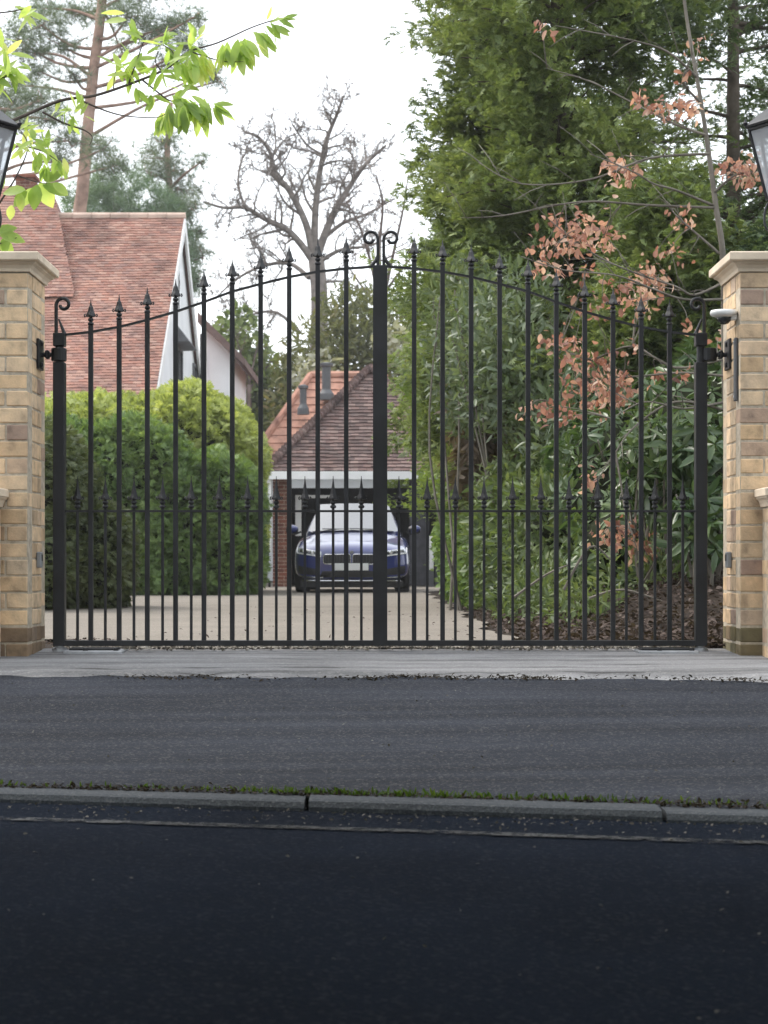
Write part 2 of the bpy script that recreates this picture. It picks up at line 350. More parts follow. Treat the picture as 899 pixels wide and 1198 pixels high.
# kerb: individual stones with open joints
kb=MB()
x=-12.06
while x<12:
    x2=x+.912; j=.006
    a0,a1=x+j,x2-j
    ya,yb=kerb_y(a0),kerb_y(a1); zt=-.233+random.uniform(-.004,.004)
    c=.018
    P=[]
    for (xx,yy) in ((a0,ya),(a1,yb)):
        P+= [(xx,yy,-.33),(xx,yy,zt-c),(xx,yy+c*.6,zt-.004),(xx,yy+.03,zt),(xx,yy+.12,zt),(xx,yy+.12,-.33)]
    kb.add(P,[(i,i+6,i+7,i+1) for i in range(5)]+[(5,4,3,2,1,0),(6,7,8,9,10,11)])
    x=x2
struct(kb.obj('kerb',M['kerbstone']))
def pv(u,v):
    x=-60+120*u; a=kerb_y(x)+.118; y=a+(7.9-a)*v
    return (x,y,pav_z(x,y)-.004+.004*math.sin(x*1.7+y*2))
struct(MB().grid(pv,240,12).obj('pavement',M['pave']))
def wob(x): return .035*math.sin(2.3*x)+.025*math.sin(6.1*x+1)+.018*math.sin(14.7*x)+.012*math.sin(31*x)
def apr(u,v):
    x=-2.6+5.2*u; y0=7.55-.05*x+wob(x); y=y0+(8.63-y0)*v
    z=(pav_z(x,min(y,7.9))+.006)*(1-v)+(-.007)*v
    return (x,y,z if v>0 else z-.02)
_m=M['concrete']; _n=_m.node_tree.nodes; _l=_m.node_tree.links; _p=_n['Principled BSDF']; _src=_p.inputs['Base Color'].links[0].from_socket
_tc=_n.new('ShaderNodeTexCoord'); _mp=_n.new('ShaderNodeMapping'); _mp.inputs['Scale'].default_value=(1.1,13,1); _l.new(_tc.outputs['Object'],_mp.inputs[0])
_ns=noise(_n,_l,_mp.outputs[0],1.3,7,.62); _r=ramp(_n,[(.37,(.42,.41,.41)),(.42,(.9,.9,.9)),(.6,(1.1,1.1,1.1))]); _l.new(_ns.outputs[0],_r.inputs[0])
_l.new(mix(_n,_l,_src,_r.outputs[0],1.0,'MULTIPLY'),_p.inputs['Base Color'])
struct(MB().grid(apr,300,10).obj('threshold_concrete',M['concrete']))
# garden soil behind the wall line, drive on top of it
struct(MB().grid(lambda u,v:(-60+120*u, 8.57+(140-8.57)*v, -.012+drive_z(8.57+(140-8.57)*v)-.006),40,60).obj('garden_soil',M['soil']))
def dr(u,v):
    y=8.585+(44-8.585)*v; r=.66+.05*math.sin(y*2.1)+.03*math.sin(y*7+1)+(.5 if y>29 else 0)*min(1,(y-29)/3)
    l=-1.32-max(0,min(1,(y-9.3)/4))*6
    return (l+(r-l)*u, y, drive_z(y)-.002)
struct(MB().grid(dr,24,180).obj('driveway',M['gravel']))

# ------------------------------------------------------------------ gate pillars
def bricks(mb,x0,x1,y0,y1,z0,z1,seed,faces='fblr'):
    r=random.Random(seed); ch=.075; j=.0042; n=int(round((z1-z0)/ch)); ch=(z1-z0)/n
    t=.1025; Lb=.215
    for c in range(n):
        za=z0+c*ch+j; zb=z0+(c+1)*ch-j
        def course(a0,a1,axis,yf,yb,full):
            W=a1-a0; a=a0; first=True
            while a<a1-.01:
                l=Lb+.01
                if first and (c%2==0)!=full: l=.1125
                first=False
                b=min(a+l,a1)
                if a1-b<.05: b=a1
                o=r.uniform(-.0016,.0016); hz=r.uniform(-.001,.001)
                if axis=='x': mb.cbox(a+j*r.uniform(.6,1.3),b-j*r.uniform(.6,1.3),yf+o*1.6,yb,za+hz,zb+hz,r.uniform(.003,.006))
                else: mb.cbox(yf,yb+o,a+j*.9,b-j*.9,za+hz,zb+hz,.003)
                a=b
        # front and back run the whole width, sides fit between
        course(x0,x1,'x',y0,y0+t,True)
        course(x0,x1,'x',y1-t,y1,True)
        for xa,xb in ((x0,x0+t),(x1-t,x1)): course(y0+t,y1-t,'y',xa,xb,False)
def sidebricks(): pass
def pillar(sx,label):
    xi=1.602; W=.44; y0,y1=8.25,8.67
    x0,x1=(xi,xi+W) if sx>0 else (-xi-W,-xi)
    cx=(x0+x1)/2; cy=(y0+y1)/2
    t=thing('gate_pillar',label,'pillar',(cx,cy,-.04),'brick gate pillars')
    b=MB(); bricks(b,x0,x1,y0,y1,.11,1.707,11+sx); b.obj('brick_shaft',M['brick'],t)
    b=MB(); bricks(b,x0-.002,x1+.002,y0-.002,y1+.002,-.115,.107,31+sx); b.obj('brick_base',M['mossbrick'] if sx>0 else M['dampbrick'],t)
    MB().box(x0+.004,x1-.004,y0+.004,y1-.004,-.115,1.705).obj('mortar_core',M['mortar'],t)
    # moulded cap stone
    prof=[(.0,1.708),(.006,1.708),(.010,1.722),(.020,1.735),(.034,1.744),(.036,1.750),(.050,1.752),(.054,1.757),(.054,1.786),(.049,1.792),(-.06,1.800),(-.15,1.806)]
    V=[];hw,hd=W/2,(y1-y0)/2
    for o,z in prof:
        for (a,c) in ((-1,-1),(1,-1),(1,1),(-1,1)): V.append((cx+a*(hw+o),cy+c*(hd+o),z))
    n=len(prof)
    fs=[(i*4+k,i*4+(k+1)%4,(i+1)*4+(k+1)%4,(i+1)*4+k) for i in range(n-1) for k in range(4)]+[(3,2,1,0),tuple((n-1)*4+k for k in range(4))]
    MB().add(V,fs).obj('cap_stone',M['stone'],t)
    # hinge bracket on the inner face
    xf=-sx*0+ (x0 if sx>0 else x1); d=-sx
    def X(a,bb): p=sorted((xf+d*a,xf+d*bb)); return p
    hz=.39+(660-415)/252
    h=MB(); a=X(-.002,.012); h.cbox(a[0],a[1],8.44,8.56,hz-.07,hz+.07,.003)
    for dz in (-.048,.048): 
        a=X(.012,.02); h.cbox(a[0],a[1],8.485,8.515,hz+dz-.012,hz+dz+.012,.004)
    h.tube([(xf+d*.01,8.5,hz),(xf+d*.075,8.5,hz)],.011,10)
    a=X(.03,.05); h.lathe([(.02,-.0),(.02,.0)],(xf+d*.04,8.5,hz),8)
    h.cbox(a[0],a[1],8.48,8.52,hz-.02,hz+.02,.006)
    h.lathe([(.032,-.03),(.036,-.026),(.036,.026),(.032,.03)],(sx*1.509,8.5,hz),16)
    h.obj('hinge_bracket',M['metal'],t)
    # low wing wall in front
    wl=thing('wing_wall',label.replace('gate pillar','wing wall') if False else ('low yellow brick wall with cream coping meeting the %s pillar'%('left' if sx<0 else 'right')),'wall',(sx*3.4,8.16,-.1))
    xa,xb=(1.70,5.2) if sx>0 else (-5.2,-1.722)
    b=MB(); bricks(b,xa,xb,8.04,8.247,-.12,.645,51+sx); b.obj('brickwork',M['brick'],wl)
    MB().box(xa+.004,xb-.004,8.044,8.243,-.12,.643).obj('mortar_core',M['mortar'],wl)
    V=[];pr=[(.004,.646),(.008,.66),(.014,.675),(.024,.683),(.026,.69),(.032,.692),(.032,.722),(.026,.727),(-.02,.733)]
    for o,z in pr:
        bk=8.2475
        V+= [(xa-o,8.04-o,z),(xb+o,8.04-o,z),(xb+o,bk,z),(xa-o,bk,z)]
    n=len(pr)
    fs=[(i*4+k,i*4+(k+1)%4,(i+1)*4+(k+1)%4,(i+1)*4+k) for i in range(n-1) for k in range(4)]+[(3,2,1,0),tuple((n-1)*4+k for k in range(4))]
    MB().add(V,fs).obj('coping',M['stone'],wl)
    return t
pillar(-1,'square yellow brick gate pillar with cream cap at the left of the gate')
pillar(1,'square yellow brick gate pillar with mossy green foot at the right of the gate')

# ------------------------------------------------------------------ lanterns on the pillars
def glassmat():
    m,nt,N,L,P=nodes('hazy_lantern_glass'); P.inputs['Base Color'].default_value=(.62,.64,.68,1); P.inputs['Roughness'].default_value=.08
    t=N.new('ShaderNodeBsdfTransparent'); t.inputs[0].default_value=(.9,.93,.95,1); ms=N.new('ShaderNodeMixShader'); ms.inputs[0].default_value=.45
    L.new(P.outputs[0],ms.inputs[2]); L.new(t.outputs[0],ms.inputs[1]); L.new(ms.outputs[0],N['Material Output'].inputs[0]); return m
M['lantern']=glassmat()
def lantern(cx,label):
    cy=8.46; t=thing('lantern',label,'lantern',(cx,cy,1.80),'lanterns on the gate pillars')
    zb,zt=.39+(660-233)/253,.39+(660-152)/253; rb,rt=.078,.160
    ph=0
    def ring(r,z): return [(cx+r*math.cos(ph+k*PI/3),cy+r*math.sin(ph+k*PI/3),z) for k in range(6)]
    fr=MB(); A=ring(rb,zb);B=ring(rt,zt)
    for k in range(6):
        fr.tube([A[k],B[k]],.0085,6); fr.tube([A[k],A[(k+1)%6]],.008,6); fr.tube([B[k],B[(k+1)%6]],.009,6)
    fr.lathe([(.03,-.012),(.085,-.008),(.085,.0),(.03,.004)],(cx,cy,zb),6)
    fr.obj('frame',M['metal'],t)
    for k in range(6):
        a,b,c,d=[Vector(v) for v in (A[k],A[(k+1)%6],B[(k+1)%6],B[k])]
        m=(a+b+c+d)/4
        q=[m+(v-m)*.95 for v in (a,b,c,d)]
        MB().add(q,[(0,1,2,3)]).obj('glass_pane',M['lantern'],t)
    rf=MB(); rf.lathe([(.03,.004),(.178,.0),(.182,.010),(.176,.016),(.10,.075),(.06,.105),(.052,.125),(.075,.13),(.07,.14),(.03,.165),(.012,.175),(.016,.19),(.003,.215)],(cx,cy,zt+.006),6)
    for k in range(6):
        p=(cx+.178*math.cos(k*PI/3),cy+.178*math.sin(k*PI/3),zt+.016); rf.lathe([(.006,0),(.012,.012),(.006,.022),(.002,.034)],p,8)
    rf.obj('roof',M['metal'],t)
    st=MB(); st.lathe([(.075,1.802),(.075,1.815),(.03,1.83),(.015,1.85),(.013,zb-.05),(.022,zb-.03),(.012,zb-.012)],(cx,cy,0),14)
    for k in range(6):
        a=k*PI/3; pts=[]
        for i in range(15):
            s=i/14; th=-.5*PI+s*1.55*PI
            r=.055+.038*math.cos(th*.9+.2)*(1-.2*s); z=zb-.075+.07*math.sin(th)*(1)
            pts.append((cx+r*math.cos(a),cy+r*math.sin(a),z))
        st.tube(pts,.0055,6)
    st.obj('scroll_stand',M['metal'],t)
    MB().lathe([(.014,0),(.014,.08),(.02,.09),(.026,.12),(.022,.155),(.008,.17)],(cx,cy,zb+.004),12).obj('bulb',M['white'],t)
lantern(-1.862,'black six-sided lantern on the left gate pillar beside the lime leaves')
lantern(1.848,'black six-sided lantern on the right gate pillar against dark trees')

# ------------------------------------------------------------------ double gate
K=252.0
rail_pts=[(70,393),(77,391.7),(106,388.5),(140,382.5),(172,374.5),(205,365),(239,353.3),(272,341),(305,332.3),(339,324),(372,318),(405,314.3),(437,312),(445,312)]
def rail_z(px):
    if px>445: px=890-px
    y=np.interp(px,[p[0] for p in rail_pts],[p[1] for p in rail_pts]); return .39+(660-y)/K
def gx(px): return (px-449.5)/K
MIDZ=.39+(660-598)/K; BOT0=.39+(660-755.5)/K; BOT1=.39+(660-749)/K
def spear_mesh(h,w):
    b=MB()
    # neck rings
    b.lathe([(.009,0),(.013,.003),(.0145,.008),(.013,.013),(.008,.016),(.008,.019),(.012,.022),(.0135,.027),(.012,.032),(.007,.036),(.007,.04)],(0,0,0),12)
    # four-sided flared blade
    z0=.038
    prof=[(.008,z0),(w*.95,z0+.004),(w*.88,z0+.010),(w*.55,z0+.028),(w*.37,z0+.050),(w*.24,z0+(h-z0)*.62),(w*.1,h*.88),(.0012,h)]
    b.lathe(prof,(0,0,0),4,0)
    # curled ends
    for k in range(4):
        a=k*PI/2
        pts=[]
        for i in range(7):
            s=i/6; th=-.5*PI-s*1.1*PI
            r=w*.92-.005*math.cos(th)+.001; z=z0+.009+.006*math.sin(th)
            pts.append((r*math.cos(a),r*math.sin(a),z))
        b.tube(pts,[.0035]*6+[.002],5)
    return b
tall=spear_mesh(.122,.026).obj('spearhead',M['metal'],None,False); talld=tall.data; COL.objects.unlink(tall); bpy.data.objects.remove(tall)
sh=spear_mesh(.150,.024).obj('spearhead',M['metal'],None,False); shd=sh.data; COL.objects.unlink(sh); bpy.data.objects.remove(sh)
def spiral(c,r0,turns,start,sgn,z,n=22,shrink=.55):
    out=[]
    for i in range(n+1):
        s=i/n; a=start+sgn*turns*2*PI*s; r=r0*(1-shrink*s)
        out.append((c+r*math.cos(a),8.5,z+r*math.sin(a)))
    return out
def leaf_gate(sx,label):
    m=lambda px: gx(px if sx<0 else 890-px+0)
    hx=m(70)
    t=thing('gate_leaf',label,'gate',(hx,8.5,BOT0),'leaves of the double gate')
    def bar(name,x,wd,z0,z1,dy=None):
        dy=dy or wd; b=MB().cbox(x-wd/2,x+wd/2,8.5-dy/2,8.5+dy/2,z0,z1,min(.002,wd*.12)); return b.obj(name,M['metal'],t)
    hz=.39+(660-415)/252
    b=MB(); b.cbox(hx-.027,hx+.027,8.473,8.527,BOT0,hz-.036,.003); b.cbox(hx-.027,hx+.027,8.473,8.527,hz+.038,rail_z(70)+.012,.003)
    b.lathe([(.019,hz-.04),(.019,hz+.04)],(hx,8.5,0),14)
    b.obj('hinge_post',M['metal'],t)
    mx=m(441); wd=8.6/K
    b=MB(); xa,xb=sorted((m(437),m(444.6))); b.cbox(xa,xb,8.475,8.525,BOT0,rail_z(441)+.004,.002)
    b.obj('meeting_stile',M['metal'],t)
    if sx<0:
        MB().cbox(gx(437)-.0015,gx(453)+.0015,8.466,8.472,BOT0+.002,rail_z(441)+.002,.001).obj('cover_strip',M['metal'],t)
    # top rail
    pts=[];w2,h2=.010,.005
    xsx=np.linspace(74,437,90); V=[]
    for px in xsx:
        x=m(px); z=rail_z(px)
        V+= [(x,8.5-w2,z-h2),(x,8.5-w2,z+h2),(x,8.5+w2,z+h2),(x,8.5+w2,z-h2)]
    n=len(xsx); fs=[(i*4+k,i*4+(k+1)%4,(i+1)*4+(k+1)%4,(i+1)*4+k) for i in range(n-1) for k in range(4)]
    MB().add(V,fs).obj('top_rail',M['metal'],t)
    xa,xb=sorted((m(76),m(437.2)))
    MB().cbox(xa,xb,8.49,8.51,MIDZ-.005,MIDZ+.005,.001).obj('middle_rail',M['metal'],t)
    MB().cbox(xa,xb,8.48,8.52,BOT0,BOT1,.002).obj('bottom_rail',M['metal'],t)
    def spear(b,x,z,me):
        o=bpy.data.objects.new('spearhead',me); COL.objects.link(o); o.parent=b; o.location=(x-t.location.x,0,z-t.location.z); return o
    for px in [106.5,139.7,172.6,205.7,238.9,272,305.2,338.6,372,405.3]:
        x=m(px); z1=rail_z(px)+.034
        b=bar('bar',x,.0215,BOT1-.001,rail_z(px)+.032); spear(b,x,z1-.004,talld)
    for px in [91,123.5,157,190.5,224,257,290,323.5,357,390,423]:
        x=m(px); b=bar('short_bar',x,.0125,BOT1-.001,MIDZ+.014); spear(b,x,MIDZ+.013,shd)
    # scroll on the hinge post and at the meeting stile
    d=1 if sx<0 else -1
    z0=rail_z(70)+.008; zt=.39+(660-348)/K; r=.034
    pts=[(hx-d*.016,8.5,z0)]+[(hx-d*.016,8.5,z0+(zt-r-z0)*f) for f in (.3,.6,1)]
    c=hx-d*.016+d*r
    sp=spiral(c,r,.98,PI if d>0 else 0,-d,zt-r)
    b=MB(); b.tube(pts[:-1]+sp,.0085,8); b.tube([(hx+d*.024,8.5,z0-.002),(hx-d*.004,8.5,z0+.07)],[.010,.004],8)
    b.obj('post_scroll',M['metal'],t)
    xs_=gx(442.2) if sx<0 else gx(449.2); zt=.39+(660-270)/K; r=.036
    z0=rail_z(441)
    c=xs_-d*r
    b=MB(); b.tube([(xs_,8.5,z0),(xs_,8.5,z0+(zt-r-z0)*.5)]+spiral(c,r,.95,0 if d>0 else PI,d,zt-r),.0075,8)
    b.tube([(xs_-d*.03,8.5,z0+.004),(xs_-d*.008,8.5,z0+.03),(xs_,8.5,z0+.06)],[.009,.009,.004],8)
    b.obj('centre_scroll',M['metal'],t)
    return t
leaf_gate(-1,'left black iron gate leaf with spear-topped bars and centre cover strip')
leaf_gate(1,'right black iron gate leaf with spear-topped bars in front of shrubs')

def bank(x,y):
    a=min(1,max(0,(x-.78)/1.3)); b=min(1,max(0,(y-8.75)/2.6)); a=a*a*(3-2*a); b=b*b*(3-2*b)
    return .34*a*b+drive_z(y)
struct(MB().grid(lambda u,v:(.70+6*u,8.6+11*v,bank(.70+6*u,8.6+11*v)-.014),50,70).obj('planting_bed',M['soil'],None,True))
# small fittings
def motor(sx,label):
    x0,x1=((gx(80),gx(148)) if sx<0 else (gx(742),gx(812)))
    t=thing('gate_motor_box',label,'motor box',((x0+x1)/2,8.43,-.02),'buried gate motor boxes')
    MB().cbox(x0,x1,8.36,8.56,-.045,-.006,.003).obj('lid',M['steel'],t)
    MB().cbox(x0+.02,x1-.03,8.40,8.53,-.006,.004,.003).obj('arm_plate',M['metal'],t)
    b=MB(); xx=x0-.04 if sx<0 else x1+.03
    b.lathe([(.035,-.03),(.035,.0),(.02,.006),(.018,.02)],(xx,8.5,0),14); b.obj('pivot',M['steel'],t)
    for xx in (x0+.1,x1-.03): MB().lathe([(.012,-.006),(.012,.006),(.006,.008)],(xx,8.375,0),8).obj('bolt',M['metal'],t)
motor(-1,'flat steel gate motor box under the left gate leaf near its hinge post')
motor(1,'flat steel gate motor box under the right gate leaf near its hinge post')
def photocell(sx,label):
    xf=sx*1.602; d=-sx; z=.39+(660-655)/252; a=sorted((xf,xf+d*.024))
    t=thing('photocell',label,'sensor',(xf,8.45,z),'gate photocells')
    MB().cbox(a[0],a[1],8.43,8.475,z-.037,z+.037,.005).obj('housing',M['greyplastic'],t)
    MB().cbox(min(xf+d*.024,xf+d*.026),max(xf+d*.024,xf+d*.026),8.438,8.467,z-.005,z+.025,.0008).obj('lens',M['black'],t)
photocell(-1,'small grey photocell box low on the left pillar')
photocell(1,'small grey photocell box low on the right pillar')
c=at(840,367,8.33)
t=thing('dome_camera','white dome camera on the side of the right pillar above the hinge','camera',(1.602,8.33,c.z))
MB().lathe([(.001,-.018),(.035,-.017),(.058,-.008),(.062,.004),(.058,.014),(.02,.018),(.001,.019)],(1.545,8.33,c.z),20).obj('shell',M['white'],t,True)
MB().lathe([(.001,-.05),(.018,-.046),(.03,-.032),(.034,-.016),(.03,-.012)],(1.548,8.33,c.z),18).obj('lens_dome',M['glassdark'],t,True)
MB().cbox(1.575,1.603,8.31,8.35,c.z-.03,c.z+.008,.004).obj('bracket',M['white'],t)
t=thing('conduit','narrow grey cable cover running down the right pillar below the dome camera','conduit',(1.596,8.31,1.2))
zc1=.39+(660-396)/257;zc0=.39+(660-470)/257
MB().cbox(1.588,1.6035,8.29,8.325,zc0,zc1,.004).obj('cover',M['leadgrey'],t)
for z in (zc0+.02,zc1-.02): MB().cbox(1.585,1.588,8.303,8.313,z-.005,z+.005,.001).obj('screw',M['steel'],t)
# ------------------------------------------------------------------ car (local: nose at y=0, facing -Y)
def make_car():
    Yc=28.3; gzc=-.052
    t=thing('parked_car','dark blue car parked nose-out in front of the garage','car',(-.50,Yc,gzc))
    # stations: y, zbottom, half width sill, half width max, shoulder z, top z at centre, roundness
    st=[(0.00,.26,.56,.58,.56,.62),(.015,.22,.66,.69,.585,.655),(.06,.20,.75,.79,.61,.70),(.14,.19,.80,.86,.645,.745),(.30,.19,.84,.90,.685,.79),(.60,.19,.85,.910,.725,.842),(.95,.19,.86,.915,.775,.908),(1.30,.19,.86,.915,.815,.965),(1.55,.19,.86,.915,.84,.985),(2.2,.19,.86,.915,.88,.93),(3.2,.19,.86,.915,.91,.96),(3.9,.2,.85,.905,.93,1.0),(4.3,.24,.82,.87,.92,1.02),(4.5,.34,.72,.78,.80,.95)]
    b=MB(); V=[]; H=None
    for (y,zb,ws,wm,zs,zt) in st:
        half=[(0,zb),(ws*.7,zb),(ws,zb+.03),(wm*.985,zb+.14),(wm,(zb+zs)*.52),(wm*.985,zs-.06),(wm*.955,zs),(wm*.86,zs+(zt-zs)*.45),(wm*.62,zt-.025),(wm*.54,zt-.012),(wm*.3,zt-.003),(0,zt)]
        full=half+[(-x,z) for x,z in half[-2:0:-1]]; H=len(full)
        V+= [(x,y,z) for x,z in full]
    n=len(st); fs=[(i*H+k,i*H+(k+1)%H,(i+1)*H+(k+1)%H,(i+1)*H+k) for i in range(n-1) for k in range(H)]+[tuple(range(H))[::-1],tuple((n-1)*H+k for k in range(H))]
    b.add(V,fs); body=b.obj('body',M['paint'],t,True,True)
    ss=body.modifiers.new('s','SUBSURF'); ss.levels=2; ss.render_levels=2
    from mathutils.bvhtree import BVHTree
    bpy.context.view_layer.update()
    bv=BVHTree.FromObject(body,bpy.context.evaluated_depsgraph_get())
    def fy(x,z):                      # nose surface of the body at (x, z)
        h=bv.ray_cast(Vector((x,-3,z)),Vector((0,1,0)))[0]; return h.y if h is not None else .25
    def P3(x,z,o): return (x,fy(x,z)-o,z)
    def patch(fn,nu,nv,o): return MB().grid(lambda u,v:P3(*fn(u,v),o),nu,nv)
    # greenhouse
    gs=[(1.38,.93,.72,.935,.70),(1.75,.93,.765,1.14,.665),(2.15,.93,.79,1.36,.60),(2.4,.92,.80,1.425,.575),(2.9,.93,.80,1.445,.565),(3.5,.95,.78,1.41,.55),(4.0,.97,.73,1.24,.56),(4.25,.99,.70,1.05,.6)]
    V=[]
    for (y,zb,wb,zt,wt) in gs:
        half=[(wb+.02,zb-.12),(wb+.02,zb),(wb*.5+wt*.5+.03,(zb+zt)*.5),(wt+.015,zt-.05),(wt-.05,zt-.008),(wt*.5,zt+.008),(0,zt+.014)]
        full=half+[(-x,z) for x,z in half[-2::-1]]; H=len(full)
        V+=[(x,y,z) for x,z in full]
    n=len(gs); fs=[(i*H+k,i*H+k+1,(i+1)*H+k+1,(i+1)*H+k) for i in range(n-1) for k in range(H-1)]+[tuple(range(H))[::-1],tuple((n-1)*H+k for k in range(H))]
    g=MB().add(V,fs).obj('roof',M['paint'],t,True,True); ss=g.modifiers.new('s','SUBSURF'); ss.levels=2; ss.render_levels=2
    # glass
    def scr(u,v):
        s=v; y=1.44+(2.20-1.44)*s; z=.945+(1.405-.945)*s; w=(.725*(1-s)+.575*s); x=(u*2-1)*w
        bow=.10*(1-(u*2-1)**2); return (x,y-bow-.018,z+.030+.015*(1-(u*2-1)**2))
    MB().grid(scr,14,8).obj('windscreen',M['screen'],t,True,True)
    for s in (-1,1):
        def sw(u,v,s=s):
            y0=1.85+.50*v; y1=4.0-.25*v; y=y0+(y1-y0)*u; z=.98+.36*v*(1-.25*abs(u-.4))
            w=.80*(1-v)+.63*v; return (s*(w+.012),y,z)
        MB().grid(sw,8,4).obj('side_window',M['glassdark'],t,True,True)
        # mirrors
        mb=MB(); 
        mb.lathe([(.001,-.105),(.05,-.095),(.068,-.04),(.07,.03),(.055,.085),(.001,.10)],(0,0,0),14,0,1,1)
        o=mb.obj('door_mirror',M['black'],t,True,True); o.location=(s*1.0,1.66,1.0); o.rotation_euler=(0,PI/2,0); o.scale=(1.0,1.0,1.0)
        MB().cbox(-.06,.06,-.02,.02,-.015,.015,.005).obj('arm',M['black'],o,False,True,(.05,.0,-s*.09)).rotation_euler=(0,PI/2+s*.4,0)
        MB().lathe([(.072,-.05),(.074,.0),(.06,.06),(.03,.095)],(0,0,0),14).obj('cap',M['paint'],o,True,True).location=(-.012,-.012,0)
        # headlights: slim swept units set on the nose
        def hl(u,v,s=s):
            x=.47+.385*u; z=.575+.035*u+(.062+.03*u)*v-.02*(1-u)*(1-v); return (s*x,z)
        h=patch(hl,14,4,.007).obj('headlight',M['lens'],t,True,True)
        dk=patch(lambda u,v:(hl(.12+.76*u,.28+.5*v)),10,3,.012).obj('inner_reflector',M['glassdark'],h,True,True)
        for u in (.36,.70):
            p=hl(u,.55); MB().lathe([(.030,0),(.034,.006),(.028,.012),(.012,.010),(.001,.009)],(0,0,0),14).obj('lamp_ring',M['chrome'],h,True,True,(p[0],fy(*p)-.016,p[1])).rotation_euler=(PI/2,0,0)
        MB().tube([P3(*hl(u,.04),.012) for u in np.linspace(.02,.98,10)]+[P3(*hl(1.0,v),.010) for v in (.3,.6,.95)],.008,6).obj('light_strip',M['white'],h,True,True)
        kp=lambda u,v:(s*(.018+.42*u), .43+.015*u+(.165-.02*u)*v)
        gr=patch(kp,10,5,.010).obj('grille',M['black'],t,True,True)
        MB().tube([P3(*kp(u,v),.012) for u,v in ((0,0),(.5,0),(.95,0),(1,.2),(1,.8),(.94,1),(.5,1),(.06,1),(0,.9),(0,0))],.007,6).obj('surround',M['chrome'],gr,True,True)
        bb=MB()
        for i in range(9): bb.tube([P3(*kp(.08+.105*i,.05),.013),P3(*kp(.08+.105*i,.95),.013)],.0035,5)
        bb.obj('slats',M['black'],gr,False,True)
        patch(lambda u,v:(s*(.52+.31*u),.27+.02*u+(.15-.02*u)*v*(.6+.4*u)),8,4,.006).obj('air_vent',M['black'],t,True,True)
        MB().tube([P3(s*x,z,.006) for x,z in ((.44,.232),(.56,.235),(.70,.243),(.80,.262))],.011,6).obj('vent_trim',M['chrome'],t,True,True)
    patch(lambda u,v:((u*2-1)*(.50-.05*v),.235+.10*v),14,3,.007).obj('air_intake',M['black'],t,True,True)
    MB().tube([(x,fy(min(.7,max(-.7,x)),.25)-.01+.0*x,.185) for x in np.linspace(-.76,.76,15)],.012,6).obj('splitter',M['chrome'],t,True,True)
    MB().box(-.80,.80,.16,1.2,.08,.185).obj('underbody',M['black'],t,False,True)
    py=fy(0,.40)
    pl=MB().cbox(-.26,.26,py-.035,py-.025,.345,.455,.003).obj('number_plate',M['plate'],t,False,True)
    MB().cbox(-.268,.268,py-.024,py-.005,.338,.462,.003).obj('plate_holder',M['black'],pl,False,True)
    bd=MB().lathe([(.001,.006),(.026,.004),(.029,0)],(0,0,0),20).obj('badge',M['leadgrey'],t,False,True,(0,fy(0,.625)-.004,.625)); bd.rotation_euler=(math.radians(65),0,0)
    # wipers
    wp=MB(); wp.tube([(.55,1.38,1.0),(.1,1.33,1.015),(-.05,1.34,1.02)],.008,5); wp.tube([(-.05,1.365,1.01),(-.5,1.38,1.015)],.008,5); wp.obj('wiper',M['black'],t,False,True)
    # bonnet creases
    for s in (-1,1):
        pass
    for s in (-1,1):
        for y in (.86,3.62):
            wl=MB(); wl.lathe([(.22,-.11),(.31,-.115),(.335,-.09),(.335,.09),(.31,.115),(.22,.11)],(0,0,0),32)
            o=wl.obj('wheel',M['tyre'],t,True,True,(s*.79,y,.335)); o.rotation_euler=(0,PI/2,0)
            r=MB(); r.lathe([(.225,-.10),(.225,.118),(.20,.112),(.19,.08)],(0,0,0),28)
            for k in range(5):
                a=k*2*PI/5; r.tube([(0,0,.09),(.21*math.cos(a),.21*math.sin(a),.10)],[.03,.022],6)
            rr=r.obj('rim',M['steel'],o,True,True); rr.scale=(1,1,s)
        # wheel arches (dark lining set into the flank)
    return t
m_,nt,N_,L_,P_=nodes('windscreen_glass'); P_.inputs['Base Color'].default_value=(.03,.035,.04,1); P_.inputs['Roughness'].default_value=.03; P_.inputs['IOR'].default_value=1.9; P_.inputs['Coat Weight'].default_value=1; P_.inputs['Coat IOR'].default_value=1.8
M['screen']=m_
make_car()

# ------------------------------------------------------------------ tiled roofs: separate tiles in courses
def tiles(mb,o,ux,us,W,Ls,nrm,clip=None,tw=.165,gauge=.1,th=.014,seed=1,sag=0):
    # o: eave start, ux: along the eave, us: up the slope
    r=np.random.default_rng(seed); o=np.array(o,float);ux=np.array(ux,float);us=np.array(us,float);nrm=np.array(nrm,float)
    V=[];Q=[]
    for i in range(int(Ls/gauge)+1):
        s=i*gauge; off=(i%2)*tw/2
        k=int(W/tw)+2
        a=np.arange(k)*tw-off
        for aa in a:
            mid=aa+tw/2
            lo,hi=(0,W) if clip is None else clip(s)
            x0=max(aa,lo);x1=min(aa+tw-.004,hi)
            if x1-x0<.03: continue
            lift=th*(1.0+.35*r.random()); j=r.normal()*.006; sg=-sag*math.sin(PI*min(1,max(0,mid/W)))*math.sin(PI*min(1,s/Ls)) if sag else 0
            e=gauge*1.15
            base=o+us*(s+j)+nrm*sg
            p=[base+ux*x0+nrm*lift,base+ux*x1+nrm*(lift+r.normal()*.003),base+ux*x1+us*e+nrm*.004,base+ux*x0+us*e+nrm*.004]
            d=[base+ux*x0-nrm*.004,base+ux*x1-nrm*.004]
            n=len(V);V+=p+d
            Q+=[(n,n+1,n+2,n+3),(n+4,n+5,n+1,n),(n+4,n,n+3,n+3),(n+1,n+5,n+2,n+2)]
    Q=[q if len(set(q))==4 else tuple(dict.fromkeys(q)) for q in Q]
    mb.add(V,Q)
